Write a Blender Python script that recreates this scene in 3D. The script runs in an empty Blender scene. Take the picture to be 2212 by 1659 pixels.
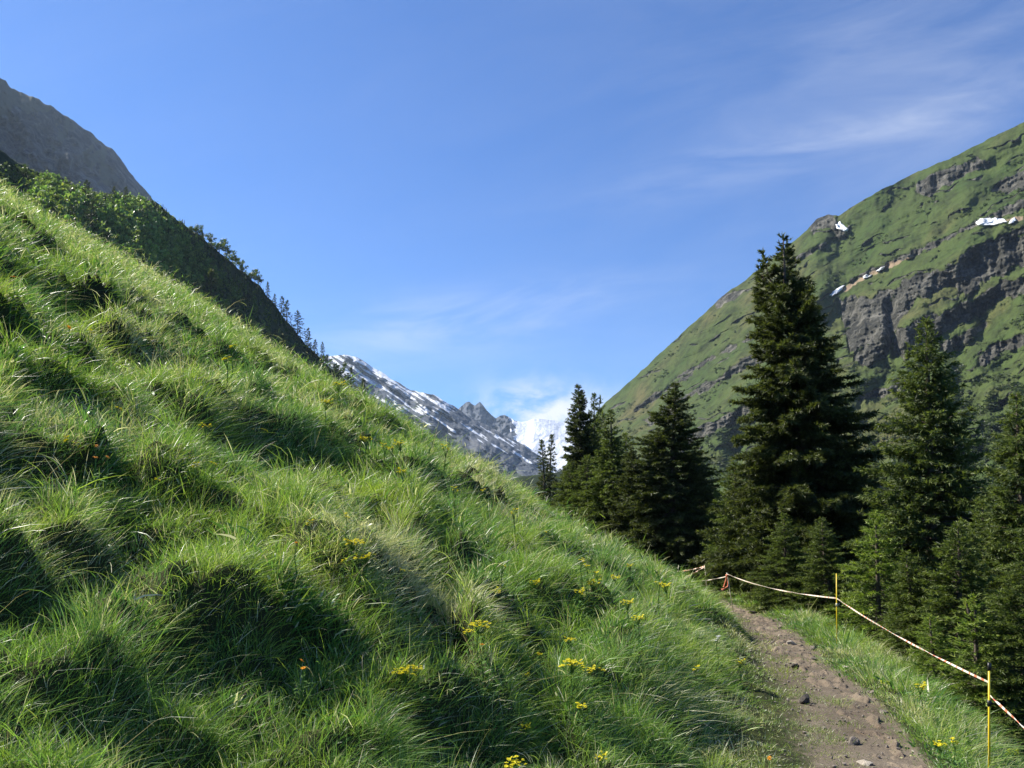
import bpy, math, random
import numpy as np
from mathutils import Vector

rng = np.random.default_rng(7)
random.seed(7)
scene = bpy.context.scene
COL = scene.collection

# ------------------------------------------------------------------ camera model
# Photo coordinates below are in a 2212 x 1659 frame. The eye is the world origin, looking along +Y.
W, H, F = 2212.0, 1659.0, 1790.0
PITCH = math.radians(7.97)
CP, SP = math.cos(PITCH), math.sin(PITCH)
SUN_AZ, SUN_EL = math.radians(-64), math.radians(44.)      # bearing from +Y (left is negative), height


def ray(px, py):
    a = (np.asarray(px, float) - W / 2) / F
    b = (np.asarray(py, float) - H / 2) / F
    return a, CP + b * SP, SP - b * CP


def pix(px, py, d):
    x, y, z = ray(px, py)
    k = d / np.sqrt(x * x + y * y)
    return np.stack([x * k, y * k, z * k], -1)


def project(P):
    x, y, z = P[..., 0], P[..., 1], P[..., 2]
    dep = y * CP + z * SP
    return W / 2 + F * x / dep, H / 2 - F * (z * CP - y * SP) / dep


# ------------------------------------------------------------------ noise
def _hash(ix, iy, seed):
    h = ix.astype(np.int32).view(np.uint32) * np.uint32(374761393) + iy.astype(np.int32).view(np.uint32) * np.uint32(668265263) + np.uint32((seed * 974634777) & 0xFFFFFFFF)
    h = (h ^ (h >> np.uint32(13))) * np.uint32(1274126177)
    h = (h ^ (h >> np.uint32(16))) * np.uint32(2246822519)
    return h ^ (h >> np.uint32(13))


def perlin(x, y, seed=0):
    x = np.atleast_1d(np.asarray(x, float)); y = np.atleast_1d(np.asarray(y, float))
    x0 = np.floor(x); y0 = np.floor(y)
    fx, fy = x - x0, y - y0
    sx = fx * fx * fx * (fx * (fx * 6 - 15) + 10)
    sy = fy * fy * fy * (fy * (fy * 6 - 15) + 10)

    def g(dx, dy):
        a = _hash(x0 + dx, y0 + dy, seed) * (2 * math.pi / 4294967296.0)
        return np.cos(a) * (fx - dx) + np.sin(a) * (fy - dy)
    n0 = g(0, 0) * (1 - sx) + g(1, 0) * sx
    n1 = g(0, 1) * (1 - sx) + g(1, 1) * sx
    return (n0 * (1 - sy) + n1 * sy) * 1.5


def fbm(x, y, octv=4, seed=0, gain=.5):
    s, a, f = 0, 1.0, 1.0
    for i in range(octv):
        s = s + a * perlin(x * f + 13.7 * i, y * f - 7.3 * i, seed + i)
        a *= gain; f *= 2.03
    return s


def mounds(x, y, seed):
    """rounded tussocks: a dome round every jittered point"""
    x0 = np.floor(x); y0 = np.floor(y)
    best = np.zeros(np.shape(x))
    for dx in (-1, 0, 1):
        for dy in (-1, 0, 1):
            h = _hash(x0 + dx, y0 + dy, seed)
            jx = (h & 0xFFFF) / 65536.; jy = (h >> 16) / 65536.
            hh = (h * np.uint32(2654435761)) / 4294967296.
            d2 = (x - x0 - dx - .15 - .7 * jx) ** 2 + (y - y0 - dy - .15 - .7 * jy) ** 2
            best = np.maximum(best, (.45 + .55 * hh) * np.sqrt(np.clip(1 - d2 / (.40 + .35 * hh), 0, 1)))
    return best


def sstep(a, b, x):
    t = np.clip((x - a) / (b - a), 0, 1)
    return t * t * (3 - 2 * t)


def gauss(x, y, cx, cy, rx, ry):
    return np.exp(-((x - cx) / rx) ** 2 - ((y - cy) / ry) ** 2)


# ------------------------------------------------------------------ ground height
AL = math.radians(12.5)
CA, SA = math.cos(AL), math.sin(AL)
SLOPE = .56


def path_uvw(x, y):
    u = x * SA + y * CA
    v = -x * CA + y * SA
    us = 18.3 + np.clip(v, -2, 30) * .40
    s = np.maximum(u - us, 0)
    k = .0062
    smax = 1.0 / (2 * k)
    c = np.where(s < smax, k * s * s, k * smax * smax + (s - smax) * 1.0)
    w = v + 1.32 - c + .18 * perlin(u / 4.3, u * 0 + .5, 91) * sstep(3, 8, u)
    return u, v, w


def ground(x, y, detail=True):
    x = np.asarray(x, float); y = np.asarray(y, float)
    u, v, w = path_uvw(x, y)
    uu = np.clip(u, -60, 60)
    zp = -1.72 - .047 * uu
    up = np.maximum(w - .95 - 1.5 * sstep(9, 1.5, u), 0)
    hl = 62 * np.tanh(SLOPE * up / 62) - .10 * np.exp(-up / .5) * up
    hl = hl + .12 * np.clip(w - .42, 0, .7) + .42 * sstep(.45, 1.0, w) * np.exp(-((u - 17) / 4.5) ** 2) * sstep(6, 2, w)
    dn = np.maximum(-w - .5, 0)
    hr = .10 * sstep(.42, .8, -w) - .16 * np.minimum(dn, 1.0) - .62 * np.maximum(dn - 1.0, 0) - .55 * np.clip(-w - .55, 0, 1.6) * sstep(12.5, 8, u)
    z = zp + hl + hr
    if detail:
        wu = fbm(u / 2.6, w / 1.9, 3, 5)
        per = .98
        t = (w + wu * .75) / per + .12
        fr = t - np.floor(t)
        terr = (sstep(.50, .98, fr) - fr + .25) * per * SLOPE
        amp = .25 + 1.45 * sstep(-.35, .45, fbm(u / 2.0, w / 1.1, 2, 23))
        mw = .34 * fbm(u / .8, w / .6, 2, 43)
        rr = np.hypot(x, y)
        kn = sstep(11, 4, rr)
        md = mounds(u / .95 + mw, w / .68 + mw * 1.3, 45)
        ms = mounds(u / .46 + mw * 1.6, w / .36 + mw * 2, 46)
        bump = (.46 - .28 * kn) * (md - .45) + (.21 + .08 * kn) * (ms - .45) + .04 * fbm(u / .35, w / .28, 3, 41)
        big = .42 * fbm(u / 6.5, w / 4.2, 2, 77)
        m = sstep(1.0, 2.3, w)
        near = sstep(.7, 2.4, np.hypot(x, y))
        far = 1 - sstep(80, 160, np.hypot(x, y))
        z = z + m * near * far * (terr * amp * (1 - .45 * kn) + bump + big * (1 - .4 * kn) - .12)
        z = z - (.95 * np.exp(-((w - 17) / 13) ** 2) + .5 * np.exp(-((w - 3.5) / 4) ** 2)) * sstep(14, 30, u)
        for du, dw, ru, rw, dp in DENTS:
            q = (w - dw + .25 * rw * np.sin(u * 3 / ru)) / rw
            z = z - dp * np.exp(-((u - du) / ru) ** 2) * sstep(1.0, .5, q) * sstep(-1.5, .5, q)
        mv = sstep(.35, .8, np.abs(w)) * (1 - m)
        z = z + mv * far * .05 * fbm(u / .5, w / .4, 3, 61)
    lo = -62.0
    z = lo + np.logaddexp(0, (z - lo) / 4.0) * 4.0
    return z


DENTS = []


def hit(px, py, lift=0.0, n=900, rmax=90):
    """first point where the sight line meets the ground raised by `lift`"""
    x, y, z = ray(px, py)
    d = np.geomspace(1.3, rmax, n)
    g = ground(x * d, y * d) + lift
    below = np.nonzero(z * d < g)[0]
    if len(below) == 0:
        return hit(px, py + 8, lift, n, rmax)
    d0 = d[below[0]]
    return np.array([x * d0, y * d0, float(ground(np.array([x * d0]), np.array([y * d0])).ravel()[0])])


# hollows under the turf edges seen in the photo: place, half length along the slope, half width, depth
def _dents():
    res = []
    for px, py, ru, rw, dp in [(230, 600, 3.2, 1.0, .9), (120, 705, 2.8, .9, .8), (330, 745, 1.8, .7, .6), (560, 900, 1.7, .8, .85), (690, 975, 1.2, .7, .7), (120, 1245, .7, .4, .30),
                               (270, 1165, .5, .35, .25), (850, 1135, .7, .5, .5), (1130, 1105, .9, .6, .5), (1205, 1385, .5, .4, .42), (1020, 1575, .6, .4, .38),
                               (450, 1470, .4, .25, .16), (1510, 1335, .7, .5, .45), (340, 600, 1.6, .7, .6), (560, 780, 2., .7, .55), (180, 1010, .8, .5, .4), (950, 1240, .7, .5, .4), (720, 1380, .4, .3, .2)]:
        p = hit(px, py)
        u, v, w = path_uvw(p[0], p[1])
        res.append((float(u), float(np.ravel(w)[0]), ru, rw, dp))
    return res


DENTS = _dents()


# ------------------------------------------------------------------ mesh helpers
def np_mesh(name, V, faces, mat=None, flat=False, col=None, fmat=None):
    """faces: list of integer arrays (n, k)"""
    me = bpy.data.meshes.new(name)
    V = np.ascontiguousarray(V, np.float32)
    me.vertices.add(len(V)); me.vertices.foreach_set('co', V.ravel())
    loops = np.concatenate([f.ravel() for f in faces]).astype(np.int32)
    sizes = np.concatenate([np.full(len(f), f.shape[1], np.int32) for f in faces])
    starts = np.concatenate([[0], np.cumsum(sizes)[:-1]]).astype(np.int32)
    me.loops.add(len(loops)); me.loops.foreach_set('vertex_index', loops)
    me.polygons.add(len(sizes)); me.polygons.foreach_set('loop_start', starts)
    if fmat is not None:
        me.polygons.foreach_set('material_index', fmat.astype(np.int32))
    me.update(calc_edges=True)
    if flat:
        a = me.attributes.new('sharp_face', 'BOOLEAN', 'FACE')
        a.data.foreach_set('value', np.ones(len(sizes), bool))
    if col is not None:
        for key, arr in col.items():
            if arr.ndim == 1:
                a = me.attributes.new(key, 'FLOAT', 'POINT')
                a.data.foreach_set('value', arr.astype(np.float32))
            else:
                a = me.attributes.new(key, 'FLOAT_COLOR', 'POINT')
                c4 = np.ones((len(arr), 4), np.float32); c4[:, :3] = arr
                a.data.foreach_set('color', c4.ravel())
    for m in (mat if isinstance(mat, (list, tuple)) else [mat]):
        if m: me.materials.append(m)
    return me


def link(name, me, parent=None, loc=None):
    o = bpy.data.objects.new(name, me)
    COL.objects.link(o)
    if parent: o.parent = parent
    if loc is not None: o.location = loc
    return o


def tag(o, label=None, cat=None, group=None, kind=None):
    if label: o['label'] = label
    if cat: o['category'] = cat
    if group: o['group'] = group
    if kind: o['kind'] = kind
    return o


def empty(name, loc, label, cat, group=None, rz=0):
    o = bpy.data.objects.new(name, None); COL.objects.link(o)
    o.empty_display_size = .2
    o.location = loc; o.rotation_euler = (0, 0, rz)
    return tag(o, label, cat, group)


def grid_faces(nr, nc):
    i = np.arange(nr * nc).reshape(nr, nc)
    return np.stack([i[:-1, :-1], i[:-1, 1:], i[1:, 1:], i[1:, :-1]], -1).reshape(-1, 4)


class Acc:
    """collects pieces into one mesh"""
    def __init__(s): s.V = []; s.F = {}; s.n = 0; s.C = []
    def add(s, V, F, c=None):
        V = np.asarray(V, float)
        for f in (F if isinstance(F, list) else [F]):
            s.F.setdefault(f.shape[1], []).append(f + s.n)
        s.V.append(V); s.n += len(V)
        s.C.append(np.broadcast_to(np.asarray(c if c is not None else (1, 1, 1), float), (len(V), 3)))
    def mesh(s, name, mat, flat=False, col=False):
        return np_mesh(name, np.concatenate(s.V), [np.concatenate(f) for f in s.F.values()], mat, flat,
                       {'Col': np.concatenate(s.C)} if col else None)


def tube(acc, P, R, n=6, c=None, cap=True):
    P = np.asarray(P, float); R = np.broadcast_to(np.asarray(R, float), (len(P),))
    T = np.gradient(P, axis=0); T /= np.linalg.norm(T, axis=1)[:, None] + 1e-9
    ref = np.array([1., 0, 0]) if abs(T[0, 0]) < .8 else np.array([0, 1., 0])
    A = np.cross(T, ref); A /= np.linalg.norm(A, axis=1)[:, None] + 1e-9
    B = np.cross(T, A)
    th = np.linspace(0, 2 * math.pi, n, endpoint=False)
    V = (P[:, None] + R[:, None, None] * (np.cos(th)[None, :, None] * A[:, None] + np.sin(th)[None, :, None] * B[:, None])).reshape(-1, 3)
    m = len(P)
    i = np.arange(m * n).reshape(m, n)
    j = np.roll(i, -1, 1)
    Fq = np.stack([i[:-1], j[:-1], j[1:], i[1:]], -1).reshape(-1, 4)
    F = [Fq]
    if cap:
        V = np.concatenate([V, P[:1], P[-1:]])
        a, b = m * n, m * n + 1
        F.append(np.concatenate([np.stack([j[0], i[0], np.full(n, a)], -1), np.stack([i[-1], j[-1], np.full(n, b)], -1)]))
    acc.add(V, F, c)


# ------------------------------------------------------------------ materials
class N:
    def __init__(s, name):
        s.m = bpy.data.materials.new(name); s.m.use_nodes = True
        s.t = s.m.node_tree; s.t.nodes.clear()
        s.out = s.t.nodes.new('ShaderNodeOutputMaterial')
    def node(s, typ, ins=None, **kw):
        n = s.t.nodes.new(typ)
        for k, v in kw.items(): setattr(n, k, v)
        for k, v in (ins or {}).items():
            sk = n.inputs[k]
            if hasattr(v, 'is_linked') or isinstance(v, bpy.types.NodeSocket): s.t.links.new(v, sk)
            else: sk.default_value = v
        return n
    def noise(s, scale, vec=None, detail=5, rough=.6, dist=0):
        d = {'Scale': scale, 'Detail': detail, 'Roughness': rough, 'Distortion': dist}
        if vec is not None: d['Vector'] = vec
        return s.node('ShaderNodeTexNoise', d).outputs['Fac']
    def ramp(s, fac, stops):
        n = s.node('ShaderNodeValToRGB', {'Fac': fac})
        e = n.color_ramp.elements
        while len(e) < len(stops): e.new(.5)
        for q, (p, c) in zip(e, stops):
            q.position = p; q.color = (*c, 1) if not isinstance(c, (int, float)) else (c, c, c, 1)
        return n.outputs['Color']
    def mix(s, fac, a, b, mode='MIX'):
        n = s.node('ShaderNodeMix', data_type='RGBA', blend_type=mode)
        for k, v in ((0, fac), (6, a), (7, b)):
            if isinstance(v, bpy.types.NodeSocket): s.t.links.new(v, n.inputs[k])
            else: n.inputs[k].default_value = (*v, 1) if isinstance(v, tuple) and len(v) == 3 else v
        return n.outputs[2]
    def math(s, op, a, b=0, clamp=False):
        n = s.node('ShaderNodeMath', {0: a, 1: b}, operation=op); n.use_clamp = clamp
        return n.outputs[0]
    def attr(s, name, out='Color'):
        return s.node('ShaderNodeAttribute', attribute_name=name).outputs[out]
    def co(s, out='Object'):
        return s.node('ShaderNodeTexCoord').outputs[out]
    def bump(s, h, strength=.5, dist=.1):
        return s.node('ShaderNodeBump', {'Height': h, 'Strength': strength, 'Distance': dist}).outputs['Normal']
    def bsdf(s, color, rough=.7, spec=.3, normal=None, **kw):
        d = {'Base Color': color if isinstance(color, bpy.types.NodeSocket) else (*color, 1), 'Roughness': rough, 'Specular IOR Level': spec}
        if normal is not None: d['Normal'] = normal
        d.update(kw)
        return s.node('ShaderNodeBsdfPrincipled', d).outputs[0]
    def done(s, sh):
        s.t.links.new(sh, s.out.inputs['Surface']); return s.m


def leaf_mat(name, color=None, attr=None, trans=.35, rough=.5, spec=.4, var=.25, tint=(1.15, 1.2, .55)):
    n = N(name)
    c = n.attr(attr) if attr else n.node('ShaderNodeRGB').outputs[0]
    if not attr: c.default_value = (*color, 1)
    tc = n.mix(1.0, c, tint, 'MULTIPLY')
    p = n.bsdf(c, rough, spec)
    t = n.node('ShaderNodeBsdfTranslucent', {'Color': tc}).outputs[0]
    return n.done(n.node('ShaderNodeMixShader', {0: trans, 1: p, 2: t}).outputs[0])


def soil_mat():
    n = N('dry_soil'); co = n.co()
    a = n.noise(1.3, co, 8, .65); b = n.noise(14, co, 6, .7); d = n.noise(60, co, 4, .7)
    c = n.ramp(a, [(.3, (.11, .086, .060)), (.55, (.195, .157, .112)), (.75, (.275, .23, .17))])
    c = n.mix(n.ramp(b, [(.42, 0.0), (.7, .55)]), c, (.12, .08, .055))
    c = n.mix(n.ramp(d, [(.55, 0.0), (.75, .5)]), c, (.42, .34, .27))
    h = n.math('ADD', b, n.math('MULTIPLY', d, .4))
    return n.done(n.bsdf(c, .95, .15, n.bump(h, .8, .03)))


def ground_mat():
    n = N('turf_soil'); co = n.co()
    a = n.noise(.9, co, 6, .65); b = n.noise(9, co, 6, .7)
    c = n.ramp(a, [(.3, (.022, .026, .010)), (.55, (.040, .050, .016)), (.8, (.065, .055, .028))])
    c = n.mix(n.ramp(b, [(.45, 0.0), (.7, .6)]), c, (.035, .028, .015))
    wn = n.math('ADD', n.attr('worn', 'Fac'), n.math('MULTIPLY', n.math('SUBTRACT', b, .5), 1.2))
    a2 = n.noise(1.3, co, 8, .65)
    soil = n.ramp(a2, [(.3, (.09, .072, .052)), (.55, (.15, .122, .09)), (.75, (.21, .175, .135))])
    c = n.mix(n.ramp(wn, [(.35, 0.0), (.75, 1.0)]), c, soil)
    return n.done(n.bsdf(c, .95, .1, n.bump(b, .7, .05)))


def rock_mat(name, c0, c1, scale=4.):
    n = N(name); co = n.co()
    a = n.noise(scale, co, 8, .7); b = n.noise(scale * 7, co, 5, .7)
    c = n.ramp(a, [(.3, c0), (.7, c1)])
    return n.done(n.bsdf(c, .85, .25, n.bump(n.math('ADD', a, n.math('MULTIPLY', b, .3)), .6, .03)))


def plain(name, c, rough=.5, spec=.4):
    n = N(name)
    v = n.noise(30, n.co(), 3, .5)
    col = n.mix(n.ramp(v, [(.3, 0.0), (.8, .3)]), c, tuple(q * .75 for q in c))
    return n.done(n.bsdf(col, rough, spec))


def mountain_mat(name, turf, rock, turf_scale, rock_scale, snow=False, bump=(.5, 3.), speck=None):
    n = N(name); co = n.co()
    big = n.noise(turf_scale, co, 6, .6); med = n.noise(turf_scale * 7, co, 7, .7); fine = n.noise(turf_scale * 34, co, 5, .75)
    t = n.ramp(big, [(.34, turf[0]), (.52, turf[1]), (.68, turf[2])])
    t = n.mix(n.ramp(med, [(.46, 0.0), (.62, .75)]), t, turf[3])
    t = n.mix(n.ramp(fine, [(.5, 0.0), (.66, .6)]), t, turf[4])
    r1 = n.noise(rock_scale, co, 9, .75, .6); r2 = n.noise(rock_scale * 6, co, 6, .75)
    r = n.ramp(r1, [(.39, rock[0]), (.5, rock[1]), (.61, rock[2])])
    r = n.mix(n.ramp(r2, [(.5, 0.0), (.72, .6)]), r, rock[3])
    rk = n.attr('rock', 'Fac')
    e = n.math('ADD', rk, n.math('MULTIPLY', n.math('SUBTRACT', med, .5), .9))
    c = n.mix(n.ramp(e, [(.50, 0.0), (.66, 1.0)]), t, r)
    if snow:
        sn = n.attr('snow', 'Fac')
        e2 = n.math('ADD', sn, n.math('MULTIPLY', n.math('SUBTRACT', r1, .5), .5))
        c = n.mix(n.ramp(e2, [(.43, 0.0), (.57, 1.0)]), c, (.76, .79, .84))
    so = n.attr('soil', 'Fac')
    e3 = n.math('ADD', so, n.math('MULTIPLY', n.math('SUBTRACT', med, .5), .5))
    c = n.mix(n.ramp(e3, [(.45, 0.0), (.6, 1.0)]), c, (.27, .20, .13))
    h = n.math('ADD', n.math('MULTIPLY', r1, rk), n.math('MULTIPLY', med, .35))
    h = n.math('ADD', h, n.math('MULTIPLY', fine, .12))
    return n.done(n.bsdf(c, .95, .1, n.bump(h, *bump)))


M = {}
M['soil'] = soil_mat(); M['ground'] = ground_mat()
M['grass'] = leaf_mat('grass_blades', attr='Col', trans=.42, rough=.40, spec=.45, tint=(1.12, 1.16, .68))
M['needles'] = leaf_mat('spruce_needles', attr='Col', trans=.36, rough=.55, spec=.35, tint=(1.2, 1.25, .6))
M['leaves'] = leaf_mat('shrub_leaves', attr='Col', trans=.45, rough=.5)
M['bark'] = rock_mat('spruce_bark', (.05, .038, .028), (.17, .14, .11), 9.)
M['stone'] = rock_mat('grey_stone', (.10, .085, .07), (.26, .22, .18))
M['pale_stone'] = rock_mat('pale_stone', (.30, .26, .2), (.52, .46, .38))
M['dark_stone'] = rock_mat('dark_stone', (.028, .025, .022), (.095, .083, .07))
M['yellow_rod'] = plain('yellow_plastic_rod', (.85, .60, .03), .4)
M['pale_rod'] = plain('weathered_pale_rod', (.62, .56, .40), .5)
M['black'] = plain('black_plastic', (.02, .02, .02), .4)
M['tape_white'] = plain('white_tape', (.82, .76, .62), .4)
M['tape_red'] = plain('red_tape', (.78, .24, .13), .4)
M['tape_orange'] = plain('orange_tape', (.85, .24, .12), .45)
M['petal'] = leaf_mat('yellow_petals', (.82, .72, .02), trans=.25, tint=(1, 1, .5))
M['petal_orange'] = leaf_mat('orange_petals', (.88, .36, .01), trans=.25, tint=(1, .9, .5))
M['petal_white'] = leaf_mat('white_petals', (.8, .8, .76), trans=.25, tint=(1, 1, .95))
M['petal_lime'] = leaf_mat('lime_petals', (.42, .48, .03), trans=.25, tint=(1, 1, .5))
M['stem'] = leaf_mat('green_stems', (.11, .21, .035), trans=.3)
M['snowpatch'] = plain('old_snow', (.82, .84, .87), .7, .2)

# ------------------------------------------------------------------ world, sun, camera
def build_world():
    w = bpy.data.worlds.new('World'); scene.world = w; w.use_nodes = True
    t = w.node_tree; t.nodes.clear()
    L = t.links.new
    def nd(typ, ins=None, **kw):
        n = t.nodes.new(typ)
        for k, v in kw.items(): setattr(n, k, v)
        for k, v in (ins or {}).items():
            if isinstance(v, bpy.types.NodeSocket): L(v, n.inputs[k])
            else: n.inputs[k].default_value = v
        return n
    def m(op, a, b=0., clamp=False):
        n = nd('ShaderNodeMath', {0: a, 1: b}, operation=op); n.use_clamp = clamp
        return n.outputs[0]
    out = nd('ShaderNodeOutputWorld'); bg = nd('ShaderNodeBackground', {'Strength': .066})
    sky = nd('ShaderNodeTexSky', sky_type='NISHITA', sun_disc=False, sun_elevation=SUN_EL, sun_rotation=SUN_AZ,
             altitude=1800., air_density=1.0, dust_density=.6, ozone_density=3.2)
    co = nd('ShaderNodeTexCoord').outputs['Generated']
    s = nd('ShaderNodeSeparateXYZ', {0: co}).outputs
    yy = m('MAXIMUM', s[1], .08)
    X = m('DIVIDE', s[0], yy); Z = m('DIVIDE', s[2], yy)
    # streak coordinates, drawn out along the wind
    def streak(ang, sx, sy, off):
        c_, s_ = math.cos(ang), math.sin(ang)
        a = m('ADD', m('MULTIPLY', X, c_ * sx), m('MULTIPLY', Z, s_ * sx))
        b = m('ADD', m('MULTIPLY', X, -s_ * sy), m('MULTIPLY', Z, c_ * sy))
        return nd('ShaderNodeCombineXYZ', {0: a, 1: b, 2: off}).outputs[0]
    def noise(vec, scale, detail=6, rough=.6, dist=.6):
        return nd('ShaderNodeTexNoise', {'Vector': vec, 'Scale': scale, 'Detail': detail, 'Roughness': rough, 'Distortion': dist}).outputs['Fac']
    def blob(cx, cz, rx, rz, ang):
        c_, s_ = math.cos(ang), math.sin(ang)
        dx = m('SUBTRACT', X, cx); dz = m('SUBTRACT', Z, cz)
        a = m('DIVIDE', m('ADD', m('MULTIPLY', dx, c_), m('MULTIPLY', dz, s_)), rx)
        b = m('DIVIDE', m('SUBTRACT', m('MULTIPLY', dz, c_), m('MULTIPLY', dx, s_)), rz)
        return m('EXPONENT', m('MULTIPLY', m('ADD', m('MULTIPLY', a, a), m('MULTIPLY', b, b)), -1.))
    def ramp(f, a, b):
        return nd('ShaderNodeMapRange', {'Value': f, 'From Min': a, 'From Max': b, 'To Min': 0., 'To Max': 1.}, interpolation_type='SMOOTHSTEP').outputs[0]
    n1 = ramp(noise(streak(.30, 1.6, 6.0, .3), 1.5), .30, .95)
    n2 = ramp(noise(streak(.16, 2.2, 11., 4.1), 1.6), .36, .74)
    n3 = ramp(noise(streak(.0, 9., 14., 2.), 1.6, 8, .62, .4), .36, .62)
    cover = m('MULTIPLY', n1, m('ADD', m('MULTIPLY', ramp(X, -.15, .7), .16), .03))
    b1 = m('MULTIPLY', n2, m('MULTIPLY', blob(.46, .47, .30, .035, .26), .26))
    b2 = m('MULTIPLY', n2, m('MULTIPLY', blob(-.07, .215, .20, .035, .16), .45))
    b3 = m('MULTIPLY', n3, m('MULTIPLY', blob(.04, .103, .075, .036, 0.), 1.1))
    b5 = m('MULTIPLY', blob(.60, .60, .34, .16, .3), m('MULTIPLY', n1, .14))
    allc = m('ADD', m('ADD', m('ADD', cover, b1), m('ADD', b2, b3)), b5, True)
    tint = nd('ShaderNodeMix', {6: sky.outputs[0], 7: (.48, .87, 1.36, 1.), 0: 1.}, data_type='RGBA', blend_type='MULTIPLY').outputs[2]
    mix = nd('ShaderNodeMix', {0: allc, 6: tint, 7: (8.6, 8.8, 9.2, 1.)}, data_type='RGBA')
    L(mix.outputs[2], bg.inputs['Color'])
    L(bg.outputs[0], out.inputs['Surface'])


build_world()
sd = bpy.data.lights.new('sun', 'SUN'); sd.energy = 5.0; sd.angle = math.radians(.53); sd.color = (1., .945, .84)
so = bpy.data.objects.new('sun', sd); COL.objects.link(so)
sdir = Vector((math.sin(SUN_AZ) * math.cos(SUN_EL), math.cos(SUN_AZ) * math.cos(SUN_EL), math.sin(SUN_EL)))
so.rotation_euler = sdir.to_track_quat('Z', 'Y').to_euler(); so.location = sdir * 60

cd = bpy.data.cameras.new('camera'); cam = bpy.data.objects.new('camera', cd); COL.objects.link(cam)
cd.sensor_fit = 'HORIZONTAL'; cd.sensor_width = 36; cd.lens = 36 * F / W; cd.clip_start = .05; cd.clip_end = 30000
cam.rotation_euler = (math.pi / 2 + PITCH, 0, 0); scene.camera = cam
vs = scene.view_settings; vs.view_transform = 'Standard'; vs.look = 'None'; vs.gamma = 1; vs.exposure = 0.95
cy = scene.cycles
cy.max_bounces = 6; cy.diffuse_bounces = 2; cy.glossy_bounces = 1; cy.transmission_bounces = 3; cy.volume_bounces = 0
cy.transparent_max_bounces = 4; cy.caustics_reflective = False; cy.caustics_refractive = False
cy.sample_clamp_indirect = 4; cy.use_denoising = True

# ------------------------------------------------------------------ ground sheet
def build_ground():
    th1 = np.linspace(math.radians(-52), math.radians(50), 760)
    th2 = np.linspace(math.radians(50), math.radians(308), 60)[1:]
    th = np.concatenate([th1, th2])
    r = np.concatenate([[.0], np.geomspace(.35, 60, 430), np.geomspace(60, 9000, 60)[1:]])
    T, R = np.meshgrid(th, r)
    X, Y = R * np.sin(T), R * np.cos(T)
    Z = ground(X, Y)
    V = np.stack([X, Y, Z], -1).reshape(-1, 3)
    u, v, w = path_uvw(X, Y)
    worn = (sstep(.95, 0., w) * sstep(-.62, -.40, w) * (u > -3) * (u < 60)).ravel()
    o = link('ground', np_mesh('ground', V, [grid_faces(len(r), len(th))[:, ::-1]], M['ground'], col={'worn': worn}))
    tag(o, kind='structure')


build_ground()


def build_path():
    us = np.arange(.6, 46, .045); ws = np.linspace(-1, 1, 30)
    U, S = np.meshgrid(us, ws, indexing='ij')
    hl = -.13 + .12 * fbm(U / .6, U * 0 + 3, 4, 8) + .25 * sstep(9, 15, U)
    hr = .38 + .13 * fbm(U / .7, U * 0 + 9, 4, 18)
    hl = np.maximum(hl, -.2) + .22 * np.clip(fbm(U / 1.7, U * 0 + 31, 2, 28), 0, 1)
    Wd = -hr + (hl + hr) * (S + 1) / 2
    # invert path coordinates by a few fixed point steps
    v = Wd - 1.32
    for _ in range(8):
        X = U * SA - v * CA; Y = U * CA + v * SA
        _, _, w = path_uvw(X, Y)
        v = v + (Wd - w)
    X = U * SA - v * CA; Y = U * CA + v * SA
    edge = 1 - sstep(.75, 1, np.abs(S))
    clod = .046 * fbm(U / .34, Wd / .28, 4, 71, .6) + .018 * np.abs(perlin(U / .11, Wd / .1, 72))
    Z = ground(X, Y) + .008 + edge * (clod + .012) - .03 * (1 - edge) - .035 * np.exp(-((Wd + .15) / .2) ** 2)
    V = np.stack([X, Y, Z], -1).reshape(-1, 3)
    o = link('path', np_mesh('path', V, [grid_faces(len(us), len(ws))[:, ::-1]], M['soil']))
    tag(o, kind='structure')


build_path()


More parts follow.
